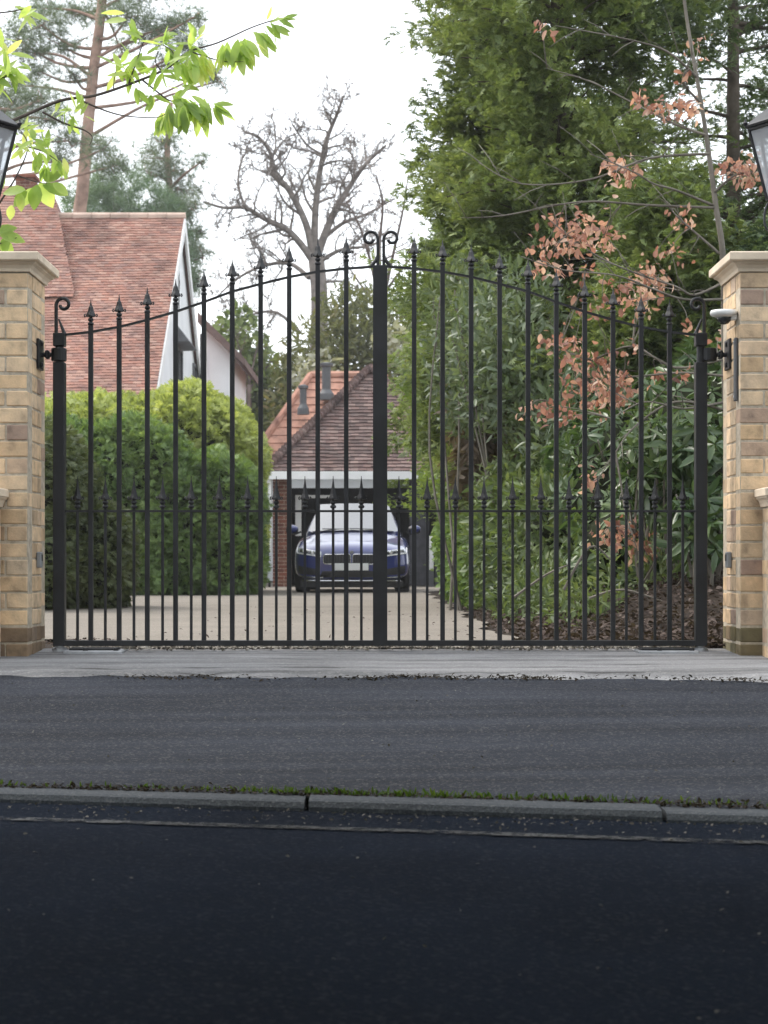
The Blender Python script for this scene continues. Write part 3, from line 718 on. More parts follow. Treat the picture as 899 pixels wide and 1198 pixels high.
def garage():
    Yf=36.0; GZ=-.05
    t=thing('garage','small garage with steep hipped brown tile roof and dark open front','garage',(-.27,Yf+2.5,GZ))
    x0,x1=-2.31,1.78; ye=35.72; yr=37.76; ze=2.20; zr=4.40; cx=(x0+x1)/2
    W=x1-x0; run=W/2
    sl=math.hypot(yr-ye,zr-ze); us=np.array((0,(yr-ye)/sl,(zr-ze)/sl)); n=np.array((0,-us[2],us[1]))
    b=MB(); tiles(b,(x0,ye,ze),(1,0,0),us,W,sl,n,lambda s:(s/sl*run,W-s/sl*run),.165,.098,.026,3)
    Ld=6.0
    for s in (-1,1):
        xe=x0 if s<0 else x1; sls=math.hypot(run,zr-ze); uss=np.array((-s*run/sls,0,(zr-ze)/sls)); ns=np.array((s*uss[2],0,abs(uss[0])))
        tiles(b,(xe,ye,ze),(0,1,0),uss,Ld,sls,ns,lambda q:(q/sls*(yr-ye),Ld),.165,.098,.026,5+s)
    rf=b.obj('roof',M['garagetile'],t)
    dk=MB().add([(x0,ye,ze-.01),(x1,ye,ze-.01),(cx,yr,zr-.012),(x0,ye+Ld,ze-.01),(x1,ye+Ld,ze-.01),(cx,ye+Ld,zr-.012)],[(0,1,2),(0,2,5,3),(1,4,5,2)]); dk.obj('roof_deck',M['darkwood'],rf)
    hp=MB()
    for s in (-1,1):
        a=np.array((x0 if s<0 else x1,ye,ze)); c=np.array((cx,yr,zr)); L_=np.linalg.norm(c-a); d=(c-a)/L_; k=int(L_/.10)
        for i in range(k):
            p=a+d*(i*.10); q=p+d*.17
            hp.tube([p+np.array((0,-.016,.075)),q+np.array((0,-.008,.005))],[.10,.05],7)
    for i in range(12):
        y=yr+i*.33; hp.tube([(cx,y,zr+.03),(cx,y+.32,zr+.02)],[.10,.09],8)
    hp.obj('hip_tiles',M['garagetile'],rf)
    MB().box(x0+.03,x1-.03,ye-.055,ye-.015,2.045,2.20).obj('fascia',M['whitepaint'],t)
    MB().box(x0+.03,x1-.03,ye-.014,Yf+.3,2.10,2.13).obj('soffit',M['whitepaint'],t)
    MB().box(x0+.0,x0+.11,ye+.02,Yf+.0,.62,2.043).obj('corner_post',M['whitepaint'],t)
    p=MB(); bricks(p,-2.19,-1.83,Yf,Yf+.33,GZ-.02,2.09,71); pr=p.obj('brick_pier',M['redbrick'],t)
    MB().box(-2.183,-1.837,Yf+.007,Yf+.323,GZ-.02,2.085).obj('mortar_core',M['mortar'],pr)
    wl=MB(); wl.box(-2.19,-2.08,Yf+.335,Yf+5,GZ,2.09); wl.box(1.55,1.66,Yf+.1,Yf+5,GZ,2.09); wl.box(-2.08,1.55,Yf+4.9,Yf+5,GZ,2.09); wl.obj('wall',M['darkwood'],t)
    # open door leaf, inner frame, post on the right
    d=MB(); d.cbox(.50,.885,Yf-.02,Yf+.03,GZ+.02,2.04,.004)
    dd=d.obj('door_leaf',M['darkwood2'],t)
    pn=MB()
    for i in range(4): pn.cbox(.52+.09*i,.60+.09*i,Yf-.032,Yf-.021,GZ+.1,1.98,.003)
    pn.obj('boards',M['darkwood2'],dd)
    MB().cbox(.89,.975,Yf-.03,Yf+.06,.28,.95,.004).obj('white_post',M['whitepaint'],t)
    MB().cbox(.885,.98,Yf-.03,Yf+.06,GZ,.275,.004).obj('post_foot',M['leadgrey'],t)
    f=MB(); xa,xb=-1.76,-1.64; f.cbox(xa,xb,Yf+.3,Yf+.36,.95,1.76,.004); f.cbox(xa+.13,xa+.75,Yf+.3,Yf+.36,1.70,1.76,.004); f.obj('door_frame',M['whitepaint'],t)
    lf=thing('low_fence','low dark timber fence panel to the right of the garage','fence',(1.4,Yf-.2,GZ))
    q=MB()
    for i in range(8): q.cbox(1.0+.12*i,1.112+.12*i,Yf-.22,Yf-.2,GZ,.78+.02*(i%3),.004)
    q.obj('boards',M['darkwood2'],lf); MB().cbox(.99,1.97,Yf-.199,Yf-.16,.5,.57,.004).obj('rail',M['darkwood2'],lf)
    bn=thing('dustbin','small black wheeled bin beside the garage corner','bin',(-2.42,35.0,GZ))
    b=MB(); 
    V=[]
    for s,z in ((.17,.06),(.21,.66)): V+=[(-2.42-s,35-s,GZ+z),(-2.42+s,35-s,GZ+z),(-2.42+s,35+s,GZ+z),(-2.42-s,35+s,GZ+z)]
    b.add(V,[(3,2,1,0),(4,5,6,7),(0,1,5,4),(1,2,6,5),(2,3,7,6),(3,0,4,7)]); b.obj('bin_body',M['black'],bn)
    MB().cbox(-2.65,-2.19,34.76,35.24,GZ+.66,GZ+.71,.012).obj('lid',M['black'],bn)
    for s in (-1,1): MB().tube([(-2.42+s*.2,35.17,GZ+.06),(-2.42+s*.24,35.17,GZ+.06)],.06,12).obj('wheel',M['tyre'],bn)
M['darkwood2']=plain('grey_stained_timber',(.05,.05,.058),.7,0,.25,6,.3,40,.3)
garage()

# ------------------------------------------------------------------ orange roofed house behind the garage
def orange_house():
    Y=50.0
    t=thing('house','house behind the garage with a pale orange hipped tile roof and two flue pipes','house',(1.5,Y+3,-.05))
    xl,xr=-3.6,1.5; ze=2.9; zr=5.50; rx0,rx1=-2.0,0.0; ye=Y-2.4
    sl=math.hypot(2.4,zr-ze); us=np.array((0,2.4/sl,(zr-ze)/sl)); n=np.array((0,-us[2],us[1])); W=xr-xl
    b=MB(); tiles(b,(xl,ye,ze),(1,0,0),us,W,sl,n,lambda s:(s/sl*(rx0-xl),W-s/sl*(xr-rx1)),.33,.30,.03,9)
    # left hip slope
    sls=math.hypot(rx0-xl,zr-ze); uss=np.array(((rx0-xl)/sls,0,(zr-ze)/sls)); ns=np.array((-uss[2],0,uss[0]))
    tiles(b,(xl,ye,ze),(0,1,0),uss,4.8,sls,ns,lambda s:(s/sls*2.4,4.8-s/sls*2.4),.33,.30,.03,10)
    rf=b.obj('roof',M['orangetile'],t)
    MB().add([(xl,ye,ze-.02),(xr,ye,ze-.02),(rx1,Y,zr-.03),(rx0,Y,zr-.03),(xl,ye+4.8,ze-.02),(xr,ye+4.8,ze-.02)],[(0,1,2,3),(0,3,4),(3,2,5,4),(1,5,2)]).obj('roof_deck',M['orangetile'],rf)
    h=MB(); a=np.array((xl,ye,ze));c=np.array((rx0,Y,zr)); h.tube([a+(0,0,.05),c+(0,0,.06)],.10,8); h.tube([c+(0,0,.06),(rx1,Y,zr+.06)],.11,8); h.obj('ridge_tiles',M['orangetile'],rf)
    MB().box(xl+.4,xr-.4,ye+.35,ye+4.4,-.05,ze+.05).obj('wall',M['render'],t)
    for (px,pyb,pyt,Yp,r,nm) in ((355,478,450,48.6,.09,'vent_pipe'),(382,461,424,49.1,.12,'flue_pipe')):
        a=at(px,pyb,Yp); z1=at(px,pyt,Yp).z
        f=MB(); f.lathe([(r*1.8,-.16),(r*1.7,.0),(r*1.1,.10),(r,.14),(r,z1-a.z-.12),(r*1.5,z1-a.z-.10),(r*1.55,z1-a.z-.03),(r*.6,z1-a.z)],a,14); f.obj(nm,M['leadgrey'],t)
orange_house()

# ------------------------------------------------------------------ tall tiled house on the left
def left_house():
    t=thing('house','large white house with a steep weathered red tile roof behind the clipped hedge','house',(-8,42,-.05))
    Xg=-4.58; Yr=42.0; zr=8.36; ze=3.0; run=5.6*1.0; ye=Yr-6.2; XL=-14.0
    sl=math.hypot(Yr-ye,zr-ze); us=np.array((0,(Yr-ye)/sl,(zr-ze)/sl)); n=np.array((0,-us[2],us[1])); W=Xg-XL
    b=MB(); tiles(b,(XL,ye,ze),(1,0,0),us,W,sl,n,None,.17,.105,.016,21,.10)
    rf=b.obj('roof',M['rooftile'],t)
    MB().add([(XL,ye,ze-.12),(Xg-.02,ye,ze-.12),(Xg-.02,Yr,zr-.12),(XL,Yr,zr-.12),(XL,Yr+6.2,ze-.12),(Xg-.02,Yr+6.2,ze-.12)],[(0,1,2,3),(3,2,5,4)]).obj('roof_deck',M['rooftile'],rf)
    r=MB()
    i=0;x=XL
    while x<Xg-.3:
        r.tube([(x,Yr,zr+.0),(x+.42,Yr,zr+.01)],[.10,.09],8); x+=.43
    r.obj('ridge_tiles',M['palecap'],rf)
    # higher cross roof with its chimney
    yb=Yr-1.0
    a=at(96,256,yb+.9); p=at(62,226,yb+1.4); q=at(12,226,yb+1.4)
    V=[(-9.2,Yr-2.6,6.1),(a.x+.1,Yr-1.1,7.45),(p.x,Yr+.3,9.05),(q.x-1.2,Yr+.3,9.05),(q.x-1.2,Yr-2.6,6.1),(a.x+.1,Yr+1.6,7.5),(q.x-1.2,Yr+1.8,7.5)]
    c=MB()
    x0c=q.x-.25; x1c=p.x
    sl2=math.hypot(2.9,2.95); us2=np.array((0,2.9/sl2,2.95/sl2)); n2=np.array((0,-us2[2],us2[1]))
    Wc=x1c-x0c+1.0
    tiles(c,(x0c,Yr-2.55,6.15),(1,0,0),us2,Wc,sl2,n2,lambda s:(0,Wc-.99*s/sl2),.17,.105,.016,25)
    cr=c.obj('cross_roof',M['rooftile'],t)
    MB().add([(x0c,Yr-2.55,6.05),(x0c+Wc,Yr-2.55,6.05),(x1c,Yr+.35,9.02),(x0c,Yr+.35,9.02),(x0c+Wc,Yr+3.0,6.05),(x0c,Yr+3.0,6.05)],[(0,1,2,3),(1,4,2),(3,2,4,5),(0,3,5)]).obj('roof_deck',M['rooftile'],cr)
    ch=MB(); xa=at(18,0,42).x; xb=at(40,0,42).x; bricks(ch,xa,xb,42.0,42.5,8.0,9.25,77); co_=ch.obj('chimney',M['redbrick'],t)
    MB().box(xa+.01,xb-.01,42.01,42.49,8.0,9.24).obj('mortar_core',M['mortar'],co_)
    MB().cbox(xa-.05,xb+.05,41.95,42.55,9.255,9.33,.01).obj('chimney_cap',M['redbrick'],co_)
    # gable wall facing right, and left gable end
    MB().add([(Xg-.10,ye+.3,-.05),(Xg-.10,Yr+5.9,-.05),(Xg-.10,Yr+5.9,ze+.05),(Xg-.10,Yr,zr-.16),(Xg-.10,ye+.3,ze+.05),(Xg-.4,ye+.3,-.05),(Xg-.4,Yr+5.9,-.05),(Xg-.4,Yr+5.9,ze+.05),(Xg-.4,Yr,zr-.16),(Xg-.4,ye+.3,ze+.05)],[(0,1,2,3,4),(9,8,7,6,5),(0,5,6,1),(0,4,9,5),(1,6,7,2)]).obj('gable_wall',M['render'],t)
    MB().box(XL,Xg-.41,ye+.35,ye+.6,-.05,ze+.2).obj('front_wall',M['render'],t)
    # white barge boards on the verge
    for s in (-1,1):
        y2=ye if s<0 else Yr+6.2
        V=[];d=.26
        for xx in (Xg-.02,Xg+.03): V+=[(xx,y2,ze-.02),(xx,Yr,zr-.0),(xx,Yr,zr-d*1.3),(xx,y2,ze-d*1.3)]
        MB().add(V,[(0,1,2,3),(7,6,5,4),(0,4,5,1),(3,2,6,7),(0,3,7,4),(1,5,6,2)]).obj('barge_board',M['whitepaint'],t)
    def window(y0,y1,z0,z1,hood=True):
        x=Xg-.098
        f=MB()
        for (a,b_,c_,d_) in ((y0,y1,z0,z0+.07),(y0,y1,z1-.07,z1),(y0,y0+.07,z0+.07,z1-.07),(y1-.07,y1,z0+.07,z1-.07),((y0+y1)/2-.03,(y0+y1)/2+.03,z0+.07,z1-.07)):
            f.box(x-.01,x+.05,a,b_,c_,d_)
        w=f.obj('window',M['leadgrey'],t)
        MB().box(x-.005,x+.02,y0+.07,y1-.07,z0+.07,z1-.07).obj('pane',M['glassdark'],w)
        if hood: MB().add([(x,y0-.2,z1+.5),(x,y1+.2,z1+.5),(x+.35,y1+.25,z1+.04),(x+.35,y0-.25,z1+.04),(x,y0-.2,z1+.02),(x,y1+.2,z1+.02)],[(0,1,2,3),(3,2,5,4),(0,3,4),(1,5,2)]).obj('lead_hood',M['leadgrey'],w)
    def yat(px): return (Xg)/((px-449.5)/F)
    window(yat(209.5),yat(217),3.9,5.3)
    window(yat(230),yat(236.5),3.7,5.3,False)
    zz=yat(214.5); MB().box(Xg-.10,Xg-.075,zz-.06,zz+.06,6.2,7.6).obj('slit_window',M['glassdark'],t)
    yd=yat(233.5); MB().tube([(Xg+.06,yd,6.1),(Xg+.06,yd,4.2),(Xg+.1,yd,4.0)],.05,8).obj('downpipe',M['black'],t)
    # lower wing with dark raking roof on the right
    yw=46.5; A=at(236,372,yw);B=at(287,424,yw)
    wv=MB().add([(Xg-.05,yw+.3,-.05),(B.x-.35,yw+.3,-.05),(B.x-.35,yw+.3,B.z+.2),(A.x,yw+.3,A.z-.12),(Xg-.05,yw+.3,A.z-.1),(Xg-.05,yw+5,-.05),(B.x-.35,yw+5,-.05),(B.x-.35,yw+5,B.z+.2),(A.x,yw+5,A.z-.12),(Xg-.05,yw+5,A.z-.1)],[(0,1,2,3,4),(1,6,7,2),(9,8,7,6,5)])
    wv.obj('wing_wall',M['render'],t)
    V=[]
    for yy in (yw,yw+5.2):
        V+=[(A.x-.1,yy,A.z+.16),(B.x,yy,B.z+.10),(B.x,yy,B.z-.08),(A.x-.1,yy,A.z-.10)]
    MB().add(V,[(0,1,2,3),(7,6,5,4),(0,4,5,1),(3,2,6,7),(1,5,6,2),(0,3,7,4)]).obj('wing_roof',M['garagetile'],t)
left_house()
# ------------------------------------------------------------------ vegetation
def catmull(P,k=6):
    P=[np.asarray(p,float) for p in P]; out=[]
    for i in range(len(P)-1):
        a,b,c,d=P[max(i-1,0)],P[i],P[i+1],P[min(i+2,len(P)-1)]
        for j in range(k):
            t=j/k; out.append(.5*((2*b)+(-a+c)*t+(2*a-5*b+4*c-d)*t*t+(-a+3*b-3*c+d)*t**3))
    out.append(P[-1]); return out
def conifer(label,x,y,h,r,nb,ns,mat,z0=0.3,spr=.30,prof=None,seed=1,lean=(0,0),tmpl=SPRAY,name='conifer_tree',trunk_r=.13,bark='bark',gapz=None,zc=None):
    rg=np.random.default_rng(seed)
    t=thing(name,label,'tree',(x,y,-.03),'conifers on the right')
    tk=MB(); tk.tube([(x+lean[0]*s*h,y+lean[1]*s*h,-.05+s*h) for s in np.linspace(0,1,9)],[trunk_r*(1-.85*s) for s in np.linspace(0,1,9)],9)
    prof=prof or (lambda s:(1-s)**.55*(.55+.45*min(1,s*6)))
    P=[];D=[];Nn=[];Sc=[]
    for i in range(nb):
        s=rg.random()**.9; z=z0+s*(h-z0)
        L=r*prof(s)*(.62+.5*rg.random()); az=rg.random()*2*PI
        if z>3.7 and rg.random()<min(.40,.12+.07*(z-3.7)): continue
        if gapz is not None and rg.random()<gapz(z,az): continue
        up=.55-.35*rg.random(); 
        base=np.array((x+lean[0]*z,y+lean[1]*z,z)); d=np.array((math.cos(az),math.sin(az),up)); d/=np.linalg.norm(d)
        pts=[]
        for q in np.linspace(0,1,6):
            p=base+d*L*q; p[2]-=.22*L*q*q; pts.append(p)
        tk.tube(pts,[.022*(1-.8*q)*(L/1.3+.4) for q in np.linspace(0,1,6)],4,False)
        m=max(4,int(5.6*ns*(L/r+.25)))
        q=.22+.80*rg.random(m)**.75
        pp=base+d*(L*q)[:,None]; pp[:,2]-=.22*L*q*q
        kk=max(3,int(L*4)); cc=rg.normal(size=(kk,3))*.20*L**.5; cc[:,2]*=.7; jit=cc[rg.integers(0,kk,m)]*(.35+q[:,None])+rg.normal(size=(m,3))*.06
        P.append(pp+jit)
        dd=d[None,:]*.9+rg.normal(size=(m,3))*.5; dd[:,2]+=.10; D.append(dd)
        nn=rg.normal(size=(m,3))*.45; nn[:,2]+=1; Nn.append(nn); Sc.append(spr*.37*(.6+.7*rg.random(m)))
    b=MB(); scatter(b,tmpl,np.concatenate(P),np.concatenate(D),np.concatenate(Nn),np.concatenate(Sc))
    tk.obj('trunk',M[bark],t,True); b.obj('crown',M[mat],t)
    return t
def blob_points(blobs,dens,rg,shell=.3):
    P=[];Nn=[]
    for (c,r,e) in blobs:
        c=np.array(c,float);r=np.array(r,float); area=4*PI*((r[0]*r[1])**1.6/3+(r[0]*r[2])**1.6/3+(r[1]*r[2])**1.6/3)**(1/1.6)
        m=int(area*dens); v=rg.normal(size=(m,3)); v/=np.linalg.norm(v,axis=1,keepdims=True)
        # superellipsoid direction scaling
        k=(np.abs(v)**e).sum(axis=1)**(-1/e)
        p=v*k[:,None]; n=np.sign(p)*np.abs(p)**(e-1)/r; n/=np.linalg.norm(n,axis=1,keepdims=True)
        lump=1+.05*np.sin(p[:,0]*7+c[0])*np.sin(p[:,1]*6+1)+.05*np.sin(p[:,2]*8+p[:,0]*5)
        f=(1-shell*rg.random(m)**1.8)*lump
        q=c+p*r*f[:,None]
        ok=q[:,2]>0.0
        P.append(q[ok]);Nn.append(n[ok])
    return np.concatenate(P),np.concatenate(Nn)
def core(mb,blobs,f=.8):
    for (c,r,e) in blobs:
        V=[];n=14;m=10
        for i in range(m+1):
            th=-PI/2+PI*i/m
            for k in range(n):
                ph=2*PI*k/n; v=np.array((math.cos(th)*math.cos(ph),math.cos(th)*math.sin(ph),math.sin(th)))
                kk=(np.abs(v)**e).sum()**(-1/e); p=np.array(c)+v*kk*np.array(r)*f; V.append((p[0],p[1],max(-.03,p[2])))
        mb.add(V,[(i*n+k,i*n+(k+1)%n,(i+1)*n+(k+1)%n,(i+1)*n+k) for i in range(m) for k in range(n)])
def bush(name,label,cat,blobs,mat,tmpl,size,dens,seed,shell=.3,outward=.7,solid=.78,group=None,stems=None,grav=.1,droop=0):
    rg=np.random.default_rng(seed); c=blobs[0][0]
    t=thing(name,label,cat,(c[0],c[1],0),group)
    P,Nn=blob_points(blobs,dens,rg,shell); m=len(P)
    d=Nn*outward+rg.normal(size=(m,3))*.55; d[:,2]+=grav
    nn=rg.normal(size=(m,3))*.6+Nn*.5; nn[:,2]+=.7
    b=MB(); scatter(b,tmpl,P,d,nn,size*(.6+.7*rg.random(m)))
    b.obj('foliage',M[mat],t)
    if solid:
        k=MB(); core(k,blobs,solid); k.obj('inner_dark_fill',M['core'],t)  # solid dark filler, keeps the foliage from being see-through
    if stems:
        k=MB()
        for (c,r,e) in blobs:
            for i in range(stems):
                a=rg.random()*6.28; p=np.array(c)+np.array((math.cos(a)*r[0],math.sin(a)*r[1],r[2]*(.2+.7*rg.random())))*(.7+.35*rg.random())
                b0=np.array((c[0]+rg.normal()*r[0]*.25,c[1]+rg.normal()*r[1]*.25,-.03)); k.tube(catmull([b0,(b0+p)/2+rg.normal(size=3)*.08,p],4),[.016-.0013*j for j in range(9)],5)
        k.obj('stems',M['palebark'],t)
    return t

# clipped hedges on the left
bush('clipped_hedge','dark green clipped hedge with stepped flat tops in front of the white house','hedge',
  [((-2.46,26.8,.85),(.64,1.1,1.10),4.0),((-3.65,26.7,1.05),(.85,1.1,1.36),4.5),((-4.8,26.9,1.05),(.95,1.1,1.36),4.5),((-3.0,26.4,.7),(.5,.9,1.05),3.5)],
  'hedge',SPRAYF,.125,1000,5,.26,.6,.86)
bush('clipped_hedge','big yellow-green hedge with top light put into its pale colour, behind the darker clipped hedge','hedge',
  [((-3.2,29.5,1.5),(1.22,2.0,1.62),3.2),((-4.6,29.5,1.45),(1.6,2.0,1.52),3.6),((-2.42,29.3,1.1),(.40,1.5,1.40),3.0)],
  'toplit_hedge',SPRAYF,.13,900,15,.24,.6,.86)
bush('clipped_hedge','grey-green hedge just behind the left gate pillar','hedge',
  [((-3.45,17.2,.75),(.66,1.3,1.02),3.4),((-4.6,17.2,.95),(1.0,1.2,1.15),3.4),((-2.72,17.6,.42),(.30,.7,.55),2.6)],'hedge2',SPRAYF,.07,1500,6,.25,.8,.86)

# conifers on the right
def gap(z,az): return .0
conifer('tall broad green conifer rising above the grey-green leafy shrub',1.66,17.5,10.5,1.40,400,42,'conifer',.9,.26,lambda s:(1-s)**.28*(.75+.25*min(1,s*4)),1)
conifer('narrow feathery conifer nearest the drive at the left edge of the dark trees',1.02,18.9,6.6,.74,230,36,'conifer',1.3,.26,lambda s:(1-s)**.35,12)
conifer('slim dark conifer behind the first one',2.75,20.5,11,1.6,170,28,'conifer2',1.0,.30,lambda s:(1-s)**.4,2)
conifer('open conifer with sky showing through its branches',4.1,21.5,12,1.9,140,26,'conifer2',1.2,.30,lambda s:(1-s)**.4,3)
conifer('broad dark conifer above the right pillar',4.5,16.5,10,1.6,110,26,'conifer2',1.0,.27,lambda s:(1-s)**.4,4)
conifer('low yellowish conifer below the open trees',2.35,15.2,3.6,1.05,150,42,'conifer',.5,.22,lambda s:(1-s)**.5,5)
conifer('low dark conifer behind the copper leaved sapling',3.45,14.6,3.4,1.15,130,40,'conifer2',.4,.22,lambda s:(1-s)**.5,6)
conifer('distant conifer filling the gap at the far right',6.6,25.0,12,2.2,150,26,'conifer2',1.0,.34,lambda s:(1-s)**.4,8)
conifer('light green feathery conifer beside the garage',1.12,27.0,5.6,.84,260,44,'lightconifer',1.25,.22,lambda s:(1-s)**.45*(.8+.2*min(1,s*4)),9)
conifer('short bright green conifer at the edge of the drive',1.30,22.5,2.6,.52,150,36,'lightconifer',.1,.17,lambda s:(1-s)**.5,10)
conifer('tall dull green conifer behind the garage on the right',1.45,43,7.6,1.5,240,34,'lightconifer',.5,.34,lambda s:(1-s)**.5,11)

# evergreen shrubs below
bush('laurel_bush','dense dark glossy evergreen bush behind the right gate leaf','bush',[((2.35,13.2,1.1),(.75,.8,.85),2.2),((1.6,12.3,.5),(.40,.5,.34),2.0),((1.75,13.6,.95),(.55,.7,.75),2.2),((2.9,12.9,1.4),(.6,.7,.9),2.2)],'rhodo',ROS,.125,62,21,.45,.55,.72,None,5,.35)
bush('rhododendron_bush','glossy rhododendron with long leaves close to the right gate post','bush',[((2.05,11.3,.92),(.40,.5,.42),2.2),((1.72,11.5,1.0),(.26,.4,.32),2.0),((1.9,10.9,.62),(.2,.3,.26),2.0)],'rhodo',ROS,.135,70,22,.5,.5,0,None,7,.35)
bush('mixed_shrub','loose pale green shrub halfway along the drive edge','bush',[((1.15,15.5,.55),(.42,1.0,.80),2.2),((1.35,14.2,.5),(.45,.7,.62),2.2)],'midgreen',LEAFN,.11,900,23,.6,.5,.6,None,8,.1)
bush('leafy_shrub','grey-green leafy shrub with upright shoots in front of the tall conifer','bush',[((1.05,15.4,2.15),(.50,.7,.72),2.2),((.72,16.4,2.3),(.36,.6,.8),2.0),((1.55,14.7,1.35),(.42,.6,.62),2.0)],'greyleaf',LEAFN,.10,620,24,.8,.3,0,None,3,.25)
bush('dead_conifer','brown bare conifer skirts below the green shrub','bush',[((1.02,17.2,1.55),(.34,.5,.75),2.2),((1.5,16.6,1.1),(.45,.5,.8),2.2)],'brownfol',SPRAY,.30,130,25,.7,.3,0,None,10,-.6)
bush('ivy_shrub','small leaved ivy covered shrub low beside the drive','bush',[((1.0,19.5,.6),(.42,1.2,.72),2.4),((.98,17.3,.4),(.32,1.0,.55),2.3)],'hedge',LEAFB,.075,1500,26,.4,.7,.75,None,None,.1)
bush('ground_plant','low straggly green and brown plants along the leaf bed','plant',[((1.05,12.6,.16),(.30,.8,.26),2.0),((1.75,11.7,.34),(.45,.5,.26),2.0),((1.2,10.9,.12),(.25,.4,.20),2.0),((1.35,14.0,.25),(.4,.8,.3),2.0)],'midgreen',LEAFN,.075,420,61,.8,.4,0,None,None,.3)
bush('yew_bush','very dark evergreen bush in the deep shade behind the right pillar','bush',[((4.0,13.5,1.2),(1.1,.9,1.5),2.4),((5.6,13.4,1.5),(1.2,.9,1.8),2.4),((3.0,15.4,1.3),(1.0,.7,1.5),2.4)],'conifer2',SPRAY,.24,260,27,.4,.6,.8)
bush('shade_thicket','dark leafy thicket filling the ground behind the copper leaves','bush',[((2.0,15.8,1.15),(.7,.6,1.25),2.4),((2.9,14.4,.7),(.7,.5,.8),2.3)],'rhodo',LEAFN,.12,600,28,.5,.5,.75,None,None,.1)

# copper leaved sapling
def sapling():
    t=thing('beech_sapling','slender grey sapling with clusters of copper-pink dead leaves behind the right gate leaf','tree',(2.2,11.2,-.03))
    Y=11.2
    def p(x,y,dy=0): 
        q=at(x,y,Y+dy); return np.array(q)
    tr=[p(852,705),p(850,520,.05),p(848,400,.05),p(846,300),p(838,243),p(830,183,.05),p(820,117,.05),p(803,17,.1),p(795,-60,.15)]
    k=MB(); c=catmull(tr,5); k.tube(c,[.026-.018*i/len(c) for i in range(len(c))],7)
    br=[[(834,240),(790,222),(765,215),(735,198),(690,180)],[(826,158),(790,145),(740,120),(690,95),(640,80)],[(846,350),(800,350),(764,338),(720,322),(660,316),(610,300)],[(848,330),(812,345),(790,335),(740,318),(700,300),(665,275),(640,255)],[(850,470),(800,478),(755,470),(715,490)],[(850,440),(800,436),(750,440),(700,445),(650,470)],[(846,300),(800,260),(785,245)],[(848,420),(790,430),(740,405),(690,420),(655,405)],[(836,225),(860,205),(885,200)],[(838,243),(760,240),(680,236),(590,252),(540,255)],[(830,180),(760,185),(690,210),(610,215),(560,190)],[(850,480),(790,470),(742,500),(720,530),(700,560)],[(720,530),(726,560),(732,600),(745,640)],[(815,90),(780,60),(730,45),(650,30)],[(820,120),(800,95),(812,60)]]
    rg=random.Random(4); BP=[]
    for b in br:
        dyb=rg.uniform(-.5,.35); pts=[p(x,y,dyb*min(1,i*.35)) for i,(x,y) in enumerate(b)]
        c=catmull(pts,5); BP+=list(c); k.tube(c,[.0095-.0072*i/len(c) for i in range(len(c))],5)
        for i in range(3,len(c)-1,2):
            d=c[i+1]-c[i]; d/=np.linalg.norm(d); e=c[i]+d*.16*rg.uniform(.5,1.3)+np.array((rg.gauss(0,.05),rg.gauss(0,.08),rg.gauss(0.02,.08)))
            k.tube([c[i],(c[i]+e)/2+np.array((0,0,.01)),e],[.0035,.0028,.0016],4)
    k2=k; CC=[]
    cl=[(651,258,10),(662,264,9),(674,269,12),(691,262,12),(710,274,12),(704,284,9),(672,286,12),(660,280,8),(638,286,9),(647,297,10),(636,310,9),(646,312,9),(685,316,7),(702,293,6),(752,322,10),(774,323,9),(741,338,11),(758,341,11),(765,335,9),(724,338,10),(744,360,12),(752,355,9),(705,355,7),(697,363,6),(797,258,7),(785,290,8),(766,302,4),(674,352,3),(644,394,7),(655,398,6),(663,402,10),(670,410,9),(672,422,10),(663,450,10),(691,425,9),(705,420,8),(730,410,9),(700,447,13),(712,440,12),(724,450,13),(735,444,11),(702,469,10),(716,462,10),(690,440,10),(638,475,8),(769,438,7),(797,436,6),(805,377,4),(638,32,6),(817,50,6),(797,88,4),(753,113,8),(767,127,9),(783,127,10),(775,124,8),(807,120,9),(813,127,8),(800,128,6),(717,192,10),(728,194,8),(730,203,8),(720,207,7),(741,200,7),(867,200,14),(877,207,14),(870,190,10),(857,193,10),(880,195,10),(797,255,6),(693,456,9),(707,456,11),(728,464,11),(720,470,9),(667,480,8),(660,490,6),(693,557,6),(683,560,5),(733,613,9),(725,622,9),(720,632,9),(741,648,8),(757,643,7),(704,627,7),(746,625,8),(752,636,7),(712,615,6),(690,480,6),(805,300,2),(840,395,4),(645,470,6),(620,480,4)]
    P=[];D=[];Nn=[]
    g=np.random.default_rng(3)
    for (x,y,n) in cl:
        dy=g.normal()*.28; CC.append(p(x,y,dy))
        for i in range(int(n*2.0)):
            q=p(x+g.normal()*8.5,y+g.normal()*6.5,dy+g.normal()*.06); P.append(q)
            D.append(g.normal(size=3)*.8+np.array((0,0,-.55))); Nn.append(g.normal(size=3)+np.array((0,-.5,.5)))
    allp=np.array(BP)
    for C in CC:
        j=int(np.argmin(((allp-C)**2).sum(1))); a=allp[j]
        if np.linalg.norm(C-a)<.6: k2.tube(catmull([a,(a+C)/2+g.normal(size=3)*.02+np.array((0,0,.02)),C],3),[.0042-.0004*i for i in range(7)],4)
    k2.obj('trunk',M['palebark'],t,True)
    b=MB(); scatter(b,T_leaf(.58,.1,-.32),P,D,Nn,.046*(.55+.8*g.random(len(P)))); b.obj('leaves',M['copper'],t)
sapling()

